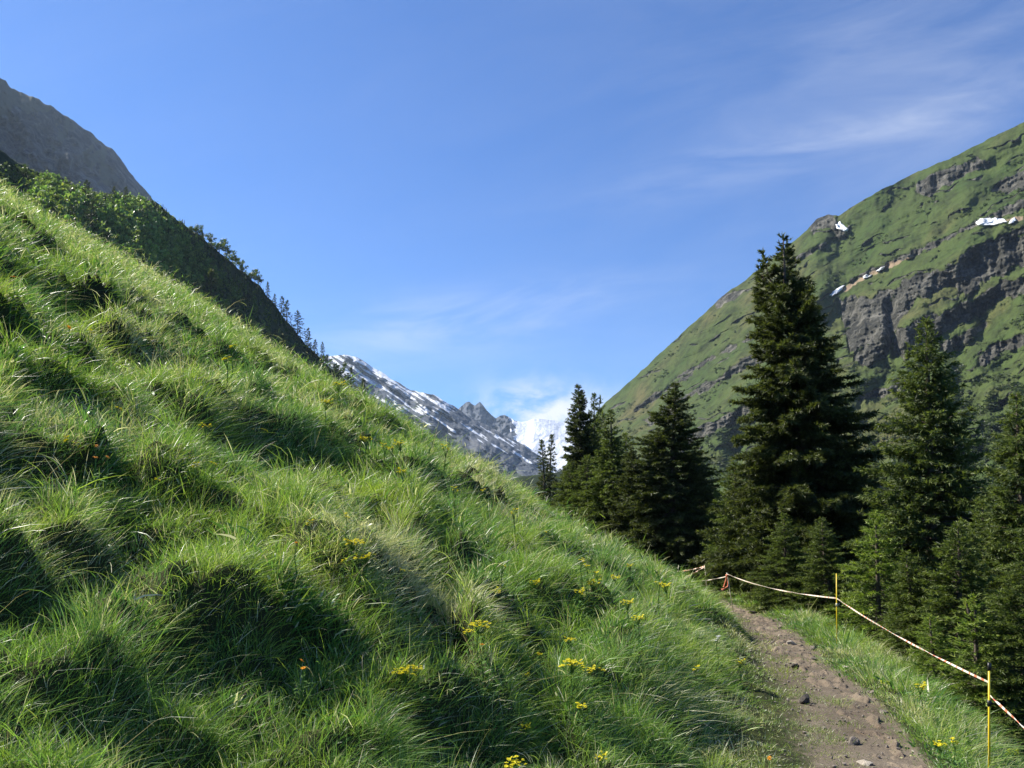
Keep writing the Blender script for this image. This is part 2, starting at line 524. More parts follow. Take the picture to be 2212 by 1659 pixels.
# ------------------------------------------------------------------ grass
def build_grass():
    zs, gxs, gys = [], [], []
    roots, tc, lens, wid, leanv, outv, cols, curl = [], [], [], [], [], [], [], []
    bands = np.geomspace(1.1, 52, 40)
    th0, th1 = math.radians(-43), math.radians(42)
    pal = np.array([(.195, .33, .062), (.125, .255, .085), (.30, .40, .068), (.56, .54, .29), (.76, .73, .54)])
    for a, b in zip(bands[:-1], bands[1:]):
        rm = (a + b) / 2
        dens = 13000 * min(1., (3.4 / rm)) ** 1.36
        area = (b * b - a * a) / 2 * (th1 - th0)
        nb = 38
        nt = int(area * dens / nb)
        r = np.sqrt(rng.uniform(a * a, b * b, nt)); th = rng.uniform(th0, th1, nt)
        x, y = r * np.sin(th), r * np.cos(th)
        u, v, w = path_uvw(x, y)
        keep = (u < 50) & (w < 48)
        wn = w + .26 * fbm(u / .6, w / .6, 3, 19)
        # how much grass: none on the trodden soil, thin on the shoulder, less under the trees
        p = np.where(wn > 0, .85 * sstep(-.20, .06, wn - .24 * sstep(9, 15, u)) + .15 * sstep(.6, 1.1, wn), sstep(.30, .5, -wn))
        p = np.where(w < -2.4, .45 * (.5 + .5 * sstep(-.2, .4, fbm(u / 1.5, w / 1.5, 2, 33))), p)
        p = p * (1 - .8 * sstep(.55, .8, fbm(u / .9, w / .7, 3, 151)))
        keep &= rng.random(nt) < p
        x, y, u, w = x[keep], y[keep], u[keep], w[keep]
        nt = len(x)
        if nt == 0: continue
        ln = fbm(u / .9, w / .7, 2, 101)
        L = .185 * np.exp(.40 * ln) * (.52 + .48 * sstep(2.5, 12, rm))
        L = np.where(w > 0, L * (.27 + .73 * sstep(.65, 1.7, w)), L * (.30 + .60 * sstep(.5, 1.0, -w)))
        # colour by patches
        k = fbm(u / 1.6, w / 1.1, 2, 111) + .45 * rng.normal(size=nt)
        q = fbm(u / 2.6, w / 1.7, 2, 121) + .40 * rng.normal(size=nt) + .35 * sstep(7, 24, w)
        base = pal[0] * np.ones((nt, 1))
        f = sstep(-.1, .9, k)[:, None]; base = base * (1 - f) + pal[2] * f
        f = sstep(.1, .9, -k)[:, None]; base = base * (1 - f) + pal[1] * f
        f = (.85 * sstep(.30, .95, q))[:, None]; base = base * (1 - f) + pal[3] * f
        rad = .046 * (1 + rm / 12)
        az = np.where(rng.random(nt) < .4, rng.uniform(-1.9, 1.9, nt), rng.uniform(-.8, .8, nt)) + .5 * fbm(u / 1.5, w / 1.5, 2, 131)
        lean0 = .45 + .35 * rng.random(nt)
        up = rng.random(nt) < .34      # some tufts stand upright
        lean0 = np.where(up, .12, lean0)
        bx = rng.normal(size=(nt, nb)) * rad; by = rng.normal(size=(nt, nb)) * rad
        X = x[:, None] + bx; Y = y[:, None] + by
        e = .07
        z0 = ground(x, y); g1 = (ground(x + e, y) - z0) / e; g2 = (ground(x, y + e) - z0) / e
        zs.append((z0[:, None] + np.clip(g1, -1.6, 1.6)[:, None] * bx + np.clip(g2, -1.6, 1.6)[:, None] * by).ravel())
        gxs.append(np.repeat(g1, nb)); gys.append(np.repeat(g2, nb))
        roots.append(np.stack([X, Y], -1).reshape(-1, 2))
        Lb = L[:, None] * np.exp(.25 * rng.normal(size=(nt, 1))) * np.exp(.28 * rng.normal(size=(nt, nb)))
        herb = (fbm(u / .5, w / .5, 2, 141) > .42) & (rng.random(nt) < .55)
        Lb = np.where(herb[:, None], Lb * .55, Lb)
        lens.append(Lb.ravel())
        wid.append((np.where(herb, 3.4, 1.)[:, None] * np.full((nt, nb), .0030 * max(1., rm / 4.2) ** .82) * rng.uniform(.55, 1.25, (nt, nb))).ravel())
        stalk = (rng.random((nt, nb)) < .013) & (w > 2.)[:, None]
        lens[-1] = np.where(stalk, Lb * 1.5, Lb).ravel()
        wid[-1] = wid[-1] * np.where(stalk.ravel(), .7, 1.)
        aa = az[:, None] + .55 * rng.normal(size=(nt, nb))
        le = lean0[:, None] * rng.uniform(.5, 1.4, (nt, nb))
        # downhill is to the right, a little towards the viewer; the wind combs the same way
        dx = np.cos(aa - .18) * le; dy = np.sin(aa - .18) * le
        leanv.append(np.stack([dx, dy], -1).reshape(-1, 2))
        outv.append((np.stack([bx, by], -1) / rad * .34).reshape(-1, 2))
        base = np.where(herb[:, None], np.array([.10, .215, .05]), base)
        dry = (sstep(1.3, .3, w) * (w > -.3) * .55)[:, None]
        base = base * (1 - dry) + np.array([.23, .24, .085]) * dry
        c = base[:, None] * np.exp(.20 * rng.normal(size=(nt, nb, 1)))
        st = rng.random((nt, nb, 1)) < (.08 + .20 * sstep(.2, .9, q))[:, None, None]
        c = np.where(st, pal[4] * rng.uniform(.6, 1.1, (nt, nb, 1)), c)
        c = np.where(stalk[..., None], np.array([.50, .43, .28]), c)
        cols.append(c.reshape(-1, 3))
        curl.append(np.where(up[:, None], .25, 1.) .repeat(nb, 1).ravel() * rng.uniform(.5, 1.3, nt * nb))
    Z = np.concatenate(zs); gx = np.concatenate(gxs); gy = np.concatenate(gys)
    R2 = np.concatenate(roots); L = np.concatenate(lens); Wd = np.concatenate(wid)
    lean = np.concatenate(leanv); out = np.concatenate(outv); C = np.clip(np.concatenate(cols), 0, 1); cu = np.concatenate(curl)
    n = len(L)
    P0 = np.stack([R2[:, 0], R2[:, 1], Z - .02], -1)
    gm = np.sqrt(gx * gx + gy * gy) + 1e-6; gk = np.minimum(gm, 1.3) / gm * .36
    lean = lean * .42 - np.stack([gx * gk, gy * gk], -1)          # blades drape down the local fall of the ground
    d0 = np.stack([lean[:, 0] * .55 + out[:, 0], lean[:, 1] * .55 + out[:, 1], np.ones(n)], -1)
    d0 += rng.normal(size=(n, 3)) * .20
    d0 /= np.linalg.norm(d0, axis=1)[:, None]
    bend = np.stack([lean[:, 0] * .9 + out[:, 0] * .9, lean[:, 1] * .9 + out[:, 1] * .9, -.50 * np.ones(n)], -1) * cu[:, None]
    side = np.cross(d0, np.stack([rng.normal(size=n), rng.normal(size=n), .2 * rng.normal(size=n)], -1))
    side /= np.linalg.norm(side, axis=1)[:, None] + 1e-6
    ts = (0, .38, .72, 1.)
    ww = (.8, 1., .62, 0.)
    V = np.empty((n, 7, 3), np.float32)
    for k, (t, wk) in enumerate(zip(ts, ww)):
        Pt = P0 + L[:, None] * (t * d0 + t * t * bend * .75)
        if k < 3:
            V[:, 2 * k] = Pt - side * (Wd * wk * .5)[:, None]
            V[:, 2 * k + 1] = Pt + side * (Wd * wk * .5)[:, None]
        else:
            V[:, 6] = Pt
    idx = np.arange(n, dtype=np.int64)[:, None] * 7
    q1 = idx + np.array([0, 1, 3, 2]); q2 = idx + np.array([2, 3, 5, 4]); t1 = idx + np.array([4, 5, 6])
    me = np_mesh('grass', V.reshape(-1, 3), [q1, q2, t1], M['grass'])
    at = me.attributes.new('Col', 'BYTE_COLOR', 'POINT')
    c4 = np.ones((n, 7, 4), np.float32); c4[..., :3] = C[:, None]
    at.data.foreach_set('color', c4.ravel())
    o = link('grass', me)
    tag(o, 'long tufted green grass combed down over the steep hummocky slope', 'grass', kind='stuff')
    print('blades', n)


build_grass()


# ------------------------------------------------------------------ mountains
def mountain(name, sil, base, d_ridge, d_base, x0, x1, nx, ny, mat, weight=None, attrs=None, rough=(0, 1), jag=0., seed=1, back=.5, recess=None):
    """A slope from a foot line up to a crest, then down its far side. weight: how gently each spot climbs (small = cliff)."""
    px = np.linspace(x0, x1, nx)
    si = np.interp(px, *zip(*sil)); ba = np.interp(px, *zip(*base))
    si = si + jag * fbm(px / 30, px * 0, 4, seed, .55)
    dr = np.interp(px, *zip(*d_ridge)); db = np.interp(px, *zip(*d_base))
    s = np.linspace(0, 1, ny)
    PX = np.broadcast_to(px, (ny, nx)); PY = ba + (si - ba) * s[:, None]
    wt = weight(PX, PY) if weight else np.ones((ny, nx))
    dy = np.abs(ba - si) / (ny - 1)
    cum = np.cumsum(wt * dy, 0); cum = cum - cum[:1]
    tot = np.abs(ba - si)
    dev = cum - s[:, None] * tot          # plus where the face has leaned back more than its even slope
    kw = max(3, int(ny * .13)) | 1
    ker = np.hanning(kw + 2)[1:-1]; ker /= ker.sum()
    pad = np.pad(dev, ((kw // 2, kw // 2), (0, 0)), 'reflect', reflect_type='odd')
    low = sum(ker[q] * pad[q:q + ny] for q in range(kw))
    fr = s[:, None] + (dev - low) / tot * sstep(0, .05, s)[:, None] * sstep(1, .96, s)[:, None]
    D = db + (dr - db) * fr
    D = D + rough[0] * fbm(PX / rough[1], PY / rough[1], 6, seed + 3, .55) * (.25 + .75 * np.sin(np.pi * np.clip(s, .05, .95)))[:, None]
    if recess: D = D + recess(PX, PY)
    P = pix(PX, PY, D)
    rows = [P]
    nb = 10
    top = P[-1]
    hd = top[:, :2] / np.linalg.norm(top[:, :2], axis=1)[:, None]
    zmin = pix(px, ba, db)[:, 2]
    for j in range(1, nb + 1):
        f = (j / nb)
        q = top.copy()
        q[:, :2] += hd * (dr * back * f)[:, None]
        q[:, 2] = top[:, 2] + (np.minimum(zmin, top[:, 2] - 10) - top[:, 2]) * f ** 1.15
        rows.append(q[None])
    V = np.concatenate(rows, 0)
    col = {}
    for key in ('rock', 'snow', 'soil'):
        fn = (attrs or {}).get(key)
        a = fn(PX, PY) if fn else np.zeros_like(PX)
        a = np.broadcast_to(a, PX.shape)
        col[key] = np.concatenate([a, np.repeat(a[-1:], nb, 0)], 0).ravel()
    o = link(name, np_mesh(name, V.reshape(-1, 3), [grid_faces(ny + nb, nx)[:, ::-1]], mat, col=col))
    tag(o, kind='structure')

    def surf(qx, qy):
        i = int(np.clip(round((qx - x0) / (x1 - x0) * (nx - 1)), 0, nx - 1))
        j = int(np.clip(round((qy - ba[i]) / (si[i] - ba[i]) * (ny - 1)), 0, ny - 1))
        return P[j, i]
    return surf, P, PX, PY


# --- right: green mountain with cliff bands
def band(px, py, pts, wob=10, seed=3):
    """pts: (x, y_top, y_bottom); 1 inside"""
    xs = [p[0] for p in pts]
    yt = np.interp(px, xs, [p[1] for p in pts]); yb = np.interp(px, xs, [p[2] for p in pts])
    n = fbm(px / 28, py / 40, 4, seed)
    inside = sstep(-5, 5, py - yt + wob * n) * sstep(-5, 5, yb - py + wob * n * 1.2)
    ends = sstep(xs[0] - 12, xs[0] + 8, px + 10 * n) * sstep(xs[-1] + 12, xs[-1] - 8, px + 10 * n)
    return inside * ends


BANDS = [
    [(1815, 650, 668), (1835, 640, 760), (1880, 640, 790), (1912, 622, 770), (1940, 612, 700), (1985, 590, 640), (2050, 575, 620), (2085, 545, 640), (2140, 520, 600), (2240, 480, 565)],
    [(1936, 712, 775), (1960, 700, 770), (2010, 680, 742), (2060, 665, 705), (2100, 650, 690), (2160, 610, 650), (2260, 590, 625)],
    [(1745, 472, 520), (1770, 462, 500), (1800, 470, 500), (1825, 500, 520)],
    [(1840, 600, 607), (1960, 548, 560), (2060, 500, 513), (2140, 462, 474), (2212, 428, 450), (2300, 400, 425)],
    [(1975, 395, 415), (2010, 378, 420), (2060, 360, 395), (2110, 340, 370), (2140, 345, 360)],
    [(2140, 405, 420), (2180, 380, 415), (2260, 350, 400)],
    [(1545, 648, 668), (1575, 632, 655), (1600, 625, 640)],
    [(1400, 905, 925), (1450, 870, 895), (1500, 838, 856), (1560, 808, 828), (1620, 770, 792), (1665, 745, 770)],
    [(1450, 820, 828), (1520, 778, 790), (1600, 735, 746), (1680, 690, 700)],
    [(1370, 880, 890), (1440, 836, 846), (1500, 800, 808)],
    [(1470, 945, 975), (1520, 915, 942), (1560, 900, 925), (1640, 862, 880)],
    [(1860, 850, 870), (1930, 830, 850), (1975, 822, 850)],
    [(2110, 770, 800), (2160, 740, 768), (2230, 715, 740)],
    [(1660, 590, 600), (1720, 555, 566), (1790, 520, 528)],
    [(2040, 740, 765), (2080, 720, 745), (2130, 690, 712)],
]


def al_(px, py):
    return px - .47 * py


def strata(px, py):
    q = (py + .47 * px + 24 * fbm(px / 120, py / 90, 3, 51)) / 25.0
    r = np.abs((q - np.floor(q)) - .5) * 2
    brk = fbm(px / 46, (py + .47 * px) / 22, 3, 55)
    return sstep(.80, .94, r) * sstep(.02, .40, fbm(al_(px, py) / 95, (py + .47 * px) / 24, 3, 55))


def rm_cliff(px, py):
    c = np.zeros_like(px)
    for i, b in enumerate(BANDS):
        c = np.maximum(c, band(px, py, b, 11 if i < 3 else 6, 3 + i))
    return np.maximum(c, .85 * strata(px, py))


def rm_weight(px, py):
    c = rm_cliff(px, py)
    return 1.12 - 1.02 * c


def rm_recess(px, py):
    g = 34 * np.exp(-((px - 1925 - .1 * (py - 700)) / 13) ** 2) * sstep(625, 660, py) * sstep(790, 745, py)
    cl = rm_cliff(px, py)
    g = g + (9 * fbm(px / 26, py / 60, 4, 15, .6) + 3 * fbm(px / 30, (py + .3 * px) / 7, 3, 16)) * cl
    al, ac = px - .47 * py, py + .47 * px
    g = g + 3.6 * fbm(al / 140, ac / 26, 4, 83, .5) + .6 * fbm(px / 15, py / 11, 3, 84, .6)
    # gullies and spurs running down the face
    g = g + 40 * fbm((px + .75 * py) / 170, (py - .4 * px) / 230, 3, 17, .42)
    g = g + 75 * gauss(px, py, 1600, 965, 42, 55) + 26 * gauss(px, py, 2075, 770, 22, 60) + 20 * gauss(px, py, 2125, 700, 16, 40)
    # shrubby unevenness of the lower slopes
    sh = sstep(820, 960, py + 25 * fbm(px / 40, py / 40, 2, 81))
    g = g - sh * 3.2 * np.abs(perlin(px / 9, py / 7, 19))
    return g


RM_SIL = [(1080, 1105), (1150, 1080), (1200, 1040), (1240, 975), (1275, 908), (1310, 868), (1400, 788), (1480, 713), (1520, 678), (1560, 640), (1600, 612), (1650, 573), (1700, 533), (1742, 498), (1762, 474), (1790, 463), (1812, 466), (1850, 440), (1890, 418), (1940, 392), (1985, 369), (2040, 348), (2100, 318), (2150, 293), (2212, 264), (2300, 230), (2450, 170), (2700, 90)]
RM_BASE = [(1080, 1110), (1310, 1160), (1600, 1300), (2000, 1420), (2700, 1500)]
turf_r = [(.046, .080, .020), (.070, .096, .027), (.112, .104, .042), (.028, .036, .014), (.040, .052, .018)]
rock_r = [(.030, .030, .025), (.082, .080, .066), (.20, .19, .16), (.046, .046, .037)]
M['green_mt'] = mountain_mat('alpine_turf_and_rock', turf_r, rock_r, .009, .06, bump=(1., 7.))
rm_surf, rmP, rmX, rmY = mountain('green_mountain', RM_SIL, RM_BASE, [(1080, 1500), (1310, 1350), (1750, 1050), (2212, 930), (2700, 850)],
         [(1080, 620), (1310, 520), (1700, 300), (2212, 210), (2700, 190)], 1080, 2700, 900, 640, M['green_mt'], rm_weight,
         {'rock': lambda x, y: np.clip(rm_cliff(x, y) * 1.0 + .0, 0, 1) * .95,
          'soil': lambda x, y: .62 * np.clip(band(x, y, [(1820, 622, 634), (1870, 588, 604), (1930, 562, 578), (1985, 548, 553)], 4, 61) + band(x, y, [(2160, 470, 484), (2212, 462, 478)], 4, 62), 0, 1)},
         rough=(10, 70), jag=2.2, seed=11, recess=rm_recess)

# --- left: wooded hill in shade, rock mountain behind it
WH_SIL = [(-500, 150), (-200, 245), (0, 322), (30, 345), (65, 366), (120, 380), (170, 404), (215, 416), (300, 425), (335, 437), (380, 472), (440, 517), (500, 566), (560, 617), (600, 667), (650, 732), (700, 782), (750, 827), (790, 872), (830, 900), (870, 935), (960, 1010), (1100, 1090)]
WH_BASE = [(-500, 760), (0, 830), (400, 960), (700, 1080), (1100, 1140)]
turf_w = [(.014, .032, .011), (.020, .042, .013), (.028, .052, .016), (.012, .026, .010), (.020, .036, .014)]
M['wood_hill'] = mountain_mat('wooded_slope', turf_w, rock_r, .03, .1, bump=(.6, 1.5))
wh_surf, whP, whX, whY = mountain('wooded_hill', WH_SIL, WH_BASE, [(-500, 230), (0, 270), (330, 350), (600, 430), (1100, 520)],
         [(-500, 100), (0, 120), (1100, 260)], -500, 1100, 420, 260, M['wood_hill'], None, {},
         rough=(7, 60), jag=4.5, seed=31, recess=lambda x, y: 16 * sstep(300, 60, x) * sstep(470, 380, y))

rock_l = [(.018, .021, .025), (.060, .064, .070), (.14, .14, .14), (.032, .035, .040)]
turf_l = [(.060, .068, .045), (.08, .082, .055), (.10, .10, .07), (.07, .07, .05), (.10, .095, .07)]
M['rock_mt'] = mountain_mat('grey_limestone', turf_l, rock_l, .008, .018, bump=(1., 14.))
mountain('rocky_mountain', [(-500, -160), (-200, 30), (0, 168), (12, 172), (25, 190), (60, 205), (95, 222), (130, 240), (160, 263), (190, 284), (225, 310), (245, 324), (262, 345), (275, 364), (300, 395), (330, 430), (380, 490), (520, 640)],
         [(-500, 500), (0, 560), (300, 600), (520, 720)], [(-500, 900), (520, 2300)], [(-500, 560), (520, 1250)], -500, 520, 420, 300, M['rock_mt'],
         lambda x, y: 1.0 - .75 * sstep(.0, .35, fbm(x / 70, y / 55, 4, 131)), {'rock': lambda x, y: .38 + .62 * sstep(-.35, .2, fbm(x / 60, y / 80, 4, 133))},
         rough=(95, 62), jag=5, seed=41, recess=lambda x, y: 26 * fbm((x - .7 * y) / 40, (y + .7 * x) / 160, 4, 135))

# --- far: snow streaked mountain, twin peaks and glacier
def sm_snow(x, y):
    d = (y - np.interp(x, *zip(*SM_SIL)))          # depth below the crest
    a = (x + .62 * y) ; b = (y - .66 * x)
    n = fbm(a / 85, b / 9, 4, 141, .55) + .22 * fbm(x / 14, y / 11, 3, 145)
    cov = .36 * np.exp(-d / 55) + .22 * sstep(1010, 760, x) * np.exp(-d / 120) - .1
    m = (n * .80 + cov + .14) * sstep(1., .5, d / np.interp(x, [780, 950, 1100], [170, 105, 52]))
    m = m - .5 * sstep(45, 20, np.abs(d - 12)) * sstep(840, 880, x) * 0
    return np.clip(m, 0, 1)


SM_SIL = [(560, 800), (640, 778), (714, 769), (747, 767), (770, 770), (802, 791), (830, 808), (855, 824), (885, 840), (910, 848), (938, 853), (966, 870), (991, 884), (1014, 901), (1056, 921), (1084, 937), (1140, 965), (1165, 983), (1200, 1010), (1260, 1040)]
turf_s = [(.062, .070, .058), (.058, .076, .048), (.05, .075, .042), (.085, .088, .08), (.05, .06, .045)]
rock_s = [(.072, .084, .105), (.105, .115, .135), (.15, .155, .170), (.085, .095, .112)]
M['snow_mt'] = mountain_mat('snow_streaked_slope', turf_s, rock_s, .003, .010, snow=True, bump=(.7, 25.))
mountain('snowy_mountain', SM_SIL, [(560, 1060), (1260, 1085)], [(560, 2900), (1260, 2500)], [(560, 1500), (1260, 1450)], 560, 1260, 420, 260, M['snow_mt'], None,
         {'rock': lambda x, y: np.clip(1.0 - sstep(35, 115, y - np.interp(x, *zip(*SM_SIL))) * 1.0 + .5 * fbm(x / 40, y / 30, 3, 151), 0, 1), 'snow': sm_snow},
         rough=(150, 110), jag=2.2, seed=51, recess=lambda x, y: 50 * fbm((x + .62 * y) / 80, (y - .66 * x) / 20, 4, 153, .45))

GM_SIL = [(900, 960), (975, 896), (982, 889), (990, 884), (998, 876), (1008, 869), (1014, 868), (1020, 873), (1026, 876), (1031, 872), (1037, 868), (1044, 876), (1051, 886), (1060, 895), (1071, 904), (1080, 898), (1090, 896), (1102, 902), (1112, 909), (1126, 911), (1140, 910), (1152, 905), (1172, 905), (1190, 907), (1215, 911), (1240, 913), (1300, 925), (1400, 950)]
def gm_snow(x, y):
    d = y - np.interp(x, *zip(*GM_SIL))
    n = fbm(x / 16, y / 11, 4, 161, .6)
    m = .85 * sstep(1095, 1122, x + 14 * n) + .22 * n + .30
    m = m - .55 * sstep(1122, 1095, x) * (.35 + .65 * sstep(-.25, .2, fbm(x / 12, y / 16, 3, 163)))
    m = m + .4 * gauss(x, y, 1071, 912, 9, 14) + .35 * gauss(x, y, 1022, 884, 5, 12)
    m = m - .5 * gauss(x, y, 1105, 945, 16, 9) - .45 * gauss(x, y, 1140, 942, 10, 3) - .5 * gauss(x, y, 1150, 975, 40, 8)
    return np.clip(m, 0, 1)


mountain('glacier_mountain', GM_SIL, [(900, 1030), (1400, 1050)], [(900, 4200), (1110, 3900), (1400, 4300)], [(900, 3000), (1400, 2900)], 900, 1400, 330, 150, M['snow_mt'], None,
         {'rock': lambda x, y: np.ones_like(x), 'snow': gm_snow}, rough=(45, 60), jag=1.0, seed=61,
         recess=lambda x, y: sstep(1125, 1090, x) * 110 * np.abs(fbm((x + .3 * y) / 22, (y - .3 * x) / 30, 4, 167)))

turf_v = [(.009, .016, .007), (.016, .027, .009), (.024, .036, .012), (.007, .012, .006), (.015, .022, .010)]
M['valley_hill'] = mountain_mat('dark_valley_wood', turf_v, rock_r, .02, .05, bump=(.8, 4.))
mountain('valley_hill', [(1000, 1080), (1060, 1056), (1092, 1042), (1112, 1034), (1140, 1028), (1180, 1022), (1260, 1015), (1400, 1010)], [(1000, 1110), (1400, 1120)],
         [(1000, 620), (1400, 560)], [(1000, 420), (1400, 380)], 1000, 1400, 160, 50, M['valley_hill'], None, {'rock': lambda x, y: .55 * sstep(1050, 1080, y) * sstep(1130, 1160, x) * .9},
         rough=(9, 20), jag=3, seed=71)

# --- old snow left on the green mountain
def snow_patch(pts, label):
    """a small drift lying on the slope; pts: outline in photo coordinates"""
    P = np.array(pts, float); cx, cy = P.mean(0)
    n = 44
    ang = np.linspace(0, 2 * math.pi, len(P) + 1)
    t = np.linspace(0, len(P), n, endpoint=False); i = t.astype(int); f = (t - i)[:, None]
    ring = P[i] * (1 - f) + P[(i + 1) % len(P)] * f
    ring += np.stack([fbm(t * 1.3, t * 0 + cx, 3, 5), fbm(t * 1.3, t * 0 + cy, 3, 6)], -1) * 1.6
    V = []
    K = 5
    for k in range(K + 1):
        s = 1 - k / K * .999
        for q in ring:
            x, y = cx + (q[0] - cx) * s, cy + (q[1] - cy) * s
            p = rm_surf(x, y)
            b = pix(x, y, np.linalg.norm(p[:2]))
            V.append(b * (1 - (.0005 if k == 0 else .0065 + .0015 * (1 - s))))
    V = np.array(V)
    i = np.arange((K + 1) * n).reshape(K + 1, n); j = np.roll(i, -1, 1)
    Fq = np.stack([i[:-1], j[:-1], j[1:], i[1:]], -1).reshape(-1, 4)
    c = V.mean(0)
    o = link('snow_patch', np_mesh('snow_patch', V - c, [Fq], M['snowpatch']), loc=c)
    tag(o, label, 'snow patch', 'snow patches left on the green mountain')


snow_patch([(1804, 485), (1814, 478), (1822, 486), (1834, 496), (1830, 501), (1816, 498), (1806, 492)], 'white snow patch under the rock knob on the green ridge')
snow_patch([(2106, 481), (2118, 472), (2150, 470), (2168, 472), (2176, 480), (2150, 487), (2120, 489)], 'widest white snow patch, above the main cliff near the right edge')
snow_patch([(2178, 484), (2186, 472), (2192, 470), (2196, 476), (2186, 483)], 'little snow patch just right of the widest one')
snow_patch([(1792, 638), (1802, 627), (1818, 617), (1826, 616), (1820, 624), (1806, 636), (1796, 640)], 'slanting snow streak beside the big spruce, lowest on the mountain')
snow_patch([(1862, 598), (1872, 592), (1876, 596), (1884, 594), (1880, 599), (1866, 601)], 'tiny broken snow patch on bare brown soil, middle of the row')
snow_patch([(1892, 586), (1904, 577), (1912, 574), (1910, 580), (1898, 587)], 'small snow patch at the top of the brown soil strip')


# ------------------------------------------------------------------ conifers
def conifer(seed, Ht, R, nb, spacing=.1, need=.15, nw=.05, droop=.35, base_h=.03, prof=.85, leaders=1, col=((.022, .042, .014), (.05, .075, .02)), dens=1.0, hang=.35, tipbright=1.0):
    r = np.random.default_rng(seed)
    trunk = Acc()
    zz = np.linspace(0, 1, 9)
    wob = np.stack([.012 * Ht * np.sin(zz * 5 + seed), .012 * Ht * np.cos(zz * 4 + seed), zz * Ht], -1) * np.array([1, 1, 1])
    wob[0, :2] = 0
    tube(trunk, wob, .018 * Ht * (1 - zz) ** .8 + .012, 7)
    V, C = [], []
    leads = [(0., 0., Ht, 1.)]
    for l in range(1, leaders):
        a = r.uniform(0, 6.28); leads.append((.055 * Ht * math.cos(a), .04 * Ht * math.sin(a), Ht * r.uniform(.955, .985), .5))
    for bi in range(nb):
        tau = base_h + (1 - base_h) * (1 - (1 - (bi + r.random()) / nb) ** .80)
        tau = min(tau, .985)
        ld = leads[0] if tau < .84 or leaders == 1 else leads[r.integers(len(leads))]
        h = tau * ld[2]
        az = bi * 2.399 + r.normal() * .35
        sect = 1 + .22 * math.sin(az * 2 + seed) + .15 * math.sin(3 * az + tau * 9 + seed * 2)
        l = R * (1 - tau) ** prof * r.uniform(.5, 1.14) * sect * min(1., .55 + tau * 4) + .10
        if r.random() < .07: l *= 1.22
        pitch = np.interp(tau, [0, .5, .85, 1], [-.22, .02, .42, .95]) + r.normal() * .19
        k = max(4, int(l / .16))
        s = np.linspace(0, 1, k)
        dh = np.array([math.cos(az), math.sin(az)])
        zc = h + l * (math.sin(pitch) * s - droop * (1 - tau) * s ** 2 * .75 + droop * (1 - tau) * .42 * s ** 3.5)
        f = tau if tau < .84 else 1
        off = np.array([np.interp(tau * Ht, wob[:, 2], wob[:, 0]), np.interp(tau * Ht, wob[:, 2], wob[:, 1])])
        if ld is not leads[0]: off = off + np.array(ld[:2]) * np.clip((tau - .80) / .1, 0, 1)
        P = np.stack([off[0] + dh[0] * l * s * math.cos(pitch), off[1] + dh[1] * l * s * math.cos(pitch), zc], -1)
        if l > .35: tube(trunk, P[:max(3, int(k * .85))], np.linspace(.011 * l + .006, .004, max(3, int(k * .85))), 3, cap=False)
        # twigs on both sides, and hanging
        nt = max(5, int(l / spacing * 1.6 * dens))
        st = r.uniform(.10 if tau > .5 else .2, 1.0, nt) ** .8
        B = np.stack([np.interp(st, s, P[:, q]) for q in range(3)], -1)
        T = np.array([dh[0] * math.cos(pitch), dh[1] * math.cos(pitch), math.sin(pitch) - .3 * droop])
        sd_ = np.array([-dh[1], dh[0], 0])
        sg = r.choice([-1., 1.], nt)[:, None]
        D = T * r.uniform(.4, 1.0, (nt, 1)) + sd_ * sg * r.uniform(.15, 1.0, (nt, 1)) + np.array([0, 0, -1.]) * (hang * r.uniform(-.35, 1.2, (nt, 1)))
        D /= np.linalg.norm(D, axis=1)[:, None]
        tl = np.clip((.10 + .30 * l * (1 - st) * r.uniform(.4, 1.1, nt)), .10, .75)
        # needles: pointed slivers bristling round each twig
        cnt = np.maximum(4, (tl / need * 6.5 * dens).astype(int))
        ti = np.repeat(np.arange(nt), cnt)
        q = r.random(len(ti))
        b0 = B[ti] + D[ti] * (tl[ti] * q)[:, None]
        b0[:, 2] -= (tl[ti] * q) ** 2 * hang * .6
        rd = r.normal(size=(len(ti), 3)); rd /= np.linalg.norm(rd, axis=1)[:, None]
        nd = D[ti] * .75 + rd * .62; nd[:, 2] += .10
        nd /= np.linalg.norm(nd, axis=1)[:, None]
        ln = need * r.uniform(.6, 1.25, len(ti)) * (.8 if tau > .9 else 1)
        wd = np.cross(nd, r.normal(size=(len(ti), 3))); wd /= np.linalg.norm(wd, axis=1)[:, None] + 1e-6
        tri = np.stack([b0 - wd * (nw * .5) * r.uniform(.6, 1.2, (len(ti), 1)), b0 + wd * (nw * .5) * r.uniform(.6, 1.2, (len(ti), 1)), b0 + nd * ln[:, None]], 1)
        V.append(tri.reshape(-1, 3))
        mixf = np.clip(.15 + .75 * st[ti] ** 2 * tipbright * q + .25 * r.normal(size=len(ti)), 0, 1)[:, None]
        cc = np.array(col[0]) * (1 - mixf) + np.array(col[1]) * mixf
        C.append(np.repeat(cc, 3, 0))
    for ld in leads:   # the leading shoot
        n = 40
        b0 = np.stack([np.full(n, ld[0] + (wob[-1, 0])), np.full(n, ld[1] + wob[-1, 1]), ld[2] - r.random(n) * .09 * Ht * ld[3]], -1)
        nd = r.normal(size=(n, 3)) * .45; nd[:, 2] += .8; nd /= np.linalg.norm(nd, axis=1)[:, None]
        wd = np.cross(nd, r.normal(size=(n, 3))); wd /= np.linalg.norm(wd, axis=1)[:, None]
        tri = np.stack([b0 - wd * nw * .5, b0 + wd * nw * .5, b0 + nd * need * 1.2], 1)
        V.append(tri.reshape(-1, 3)); C.append(np.repeat(np.full((n, 3), col[1]), 3, 0))
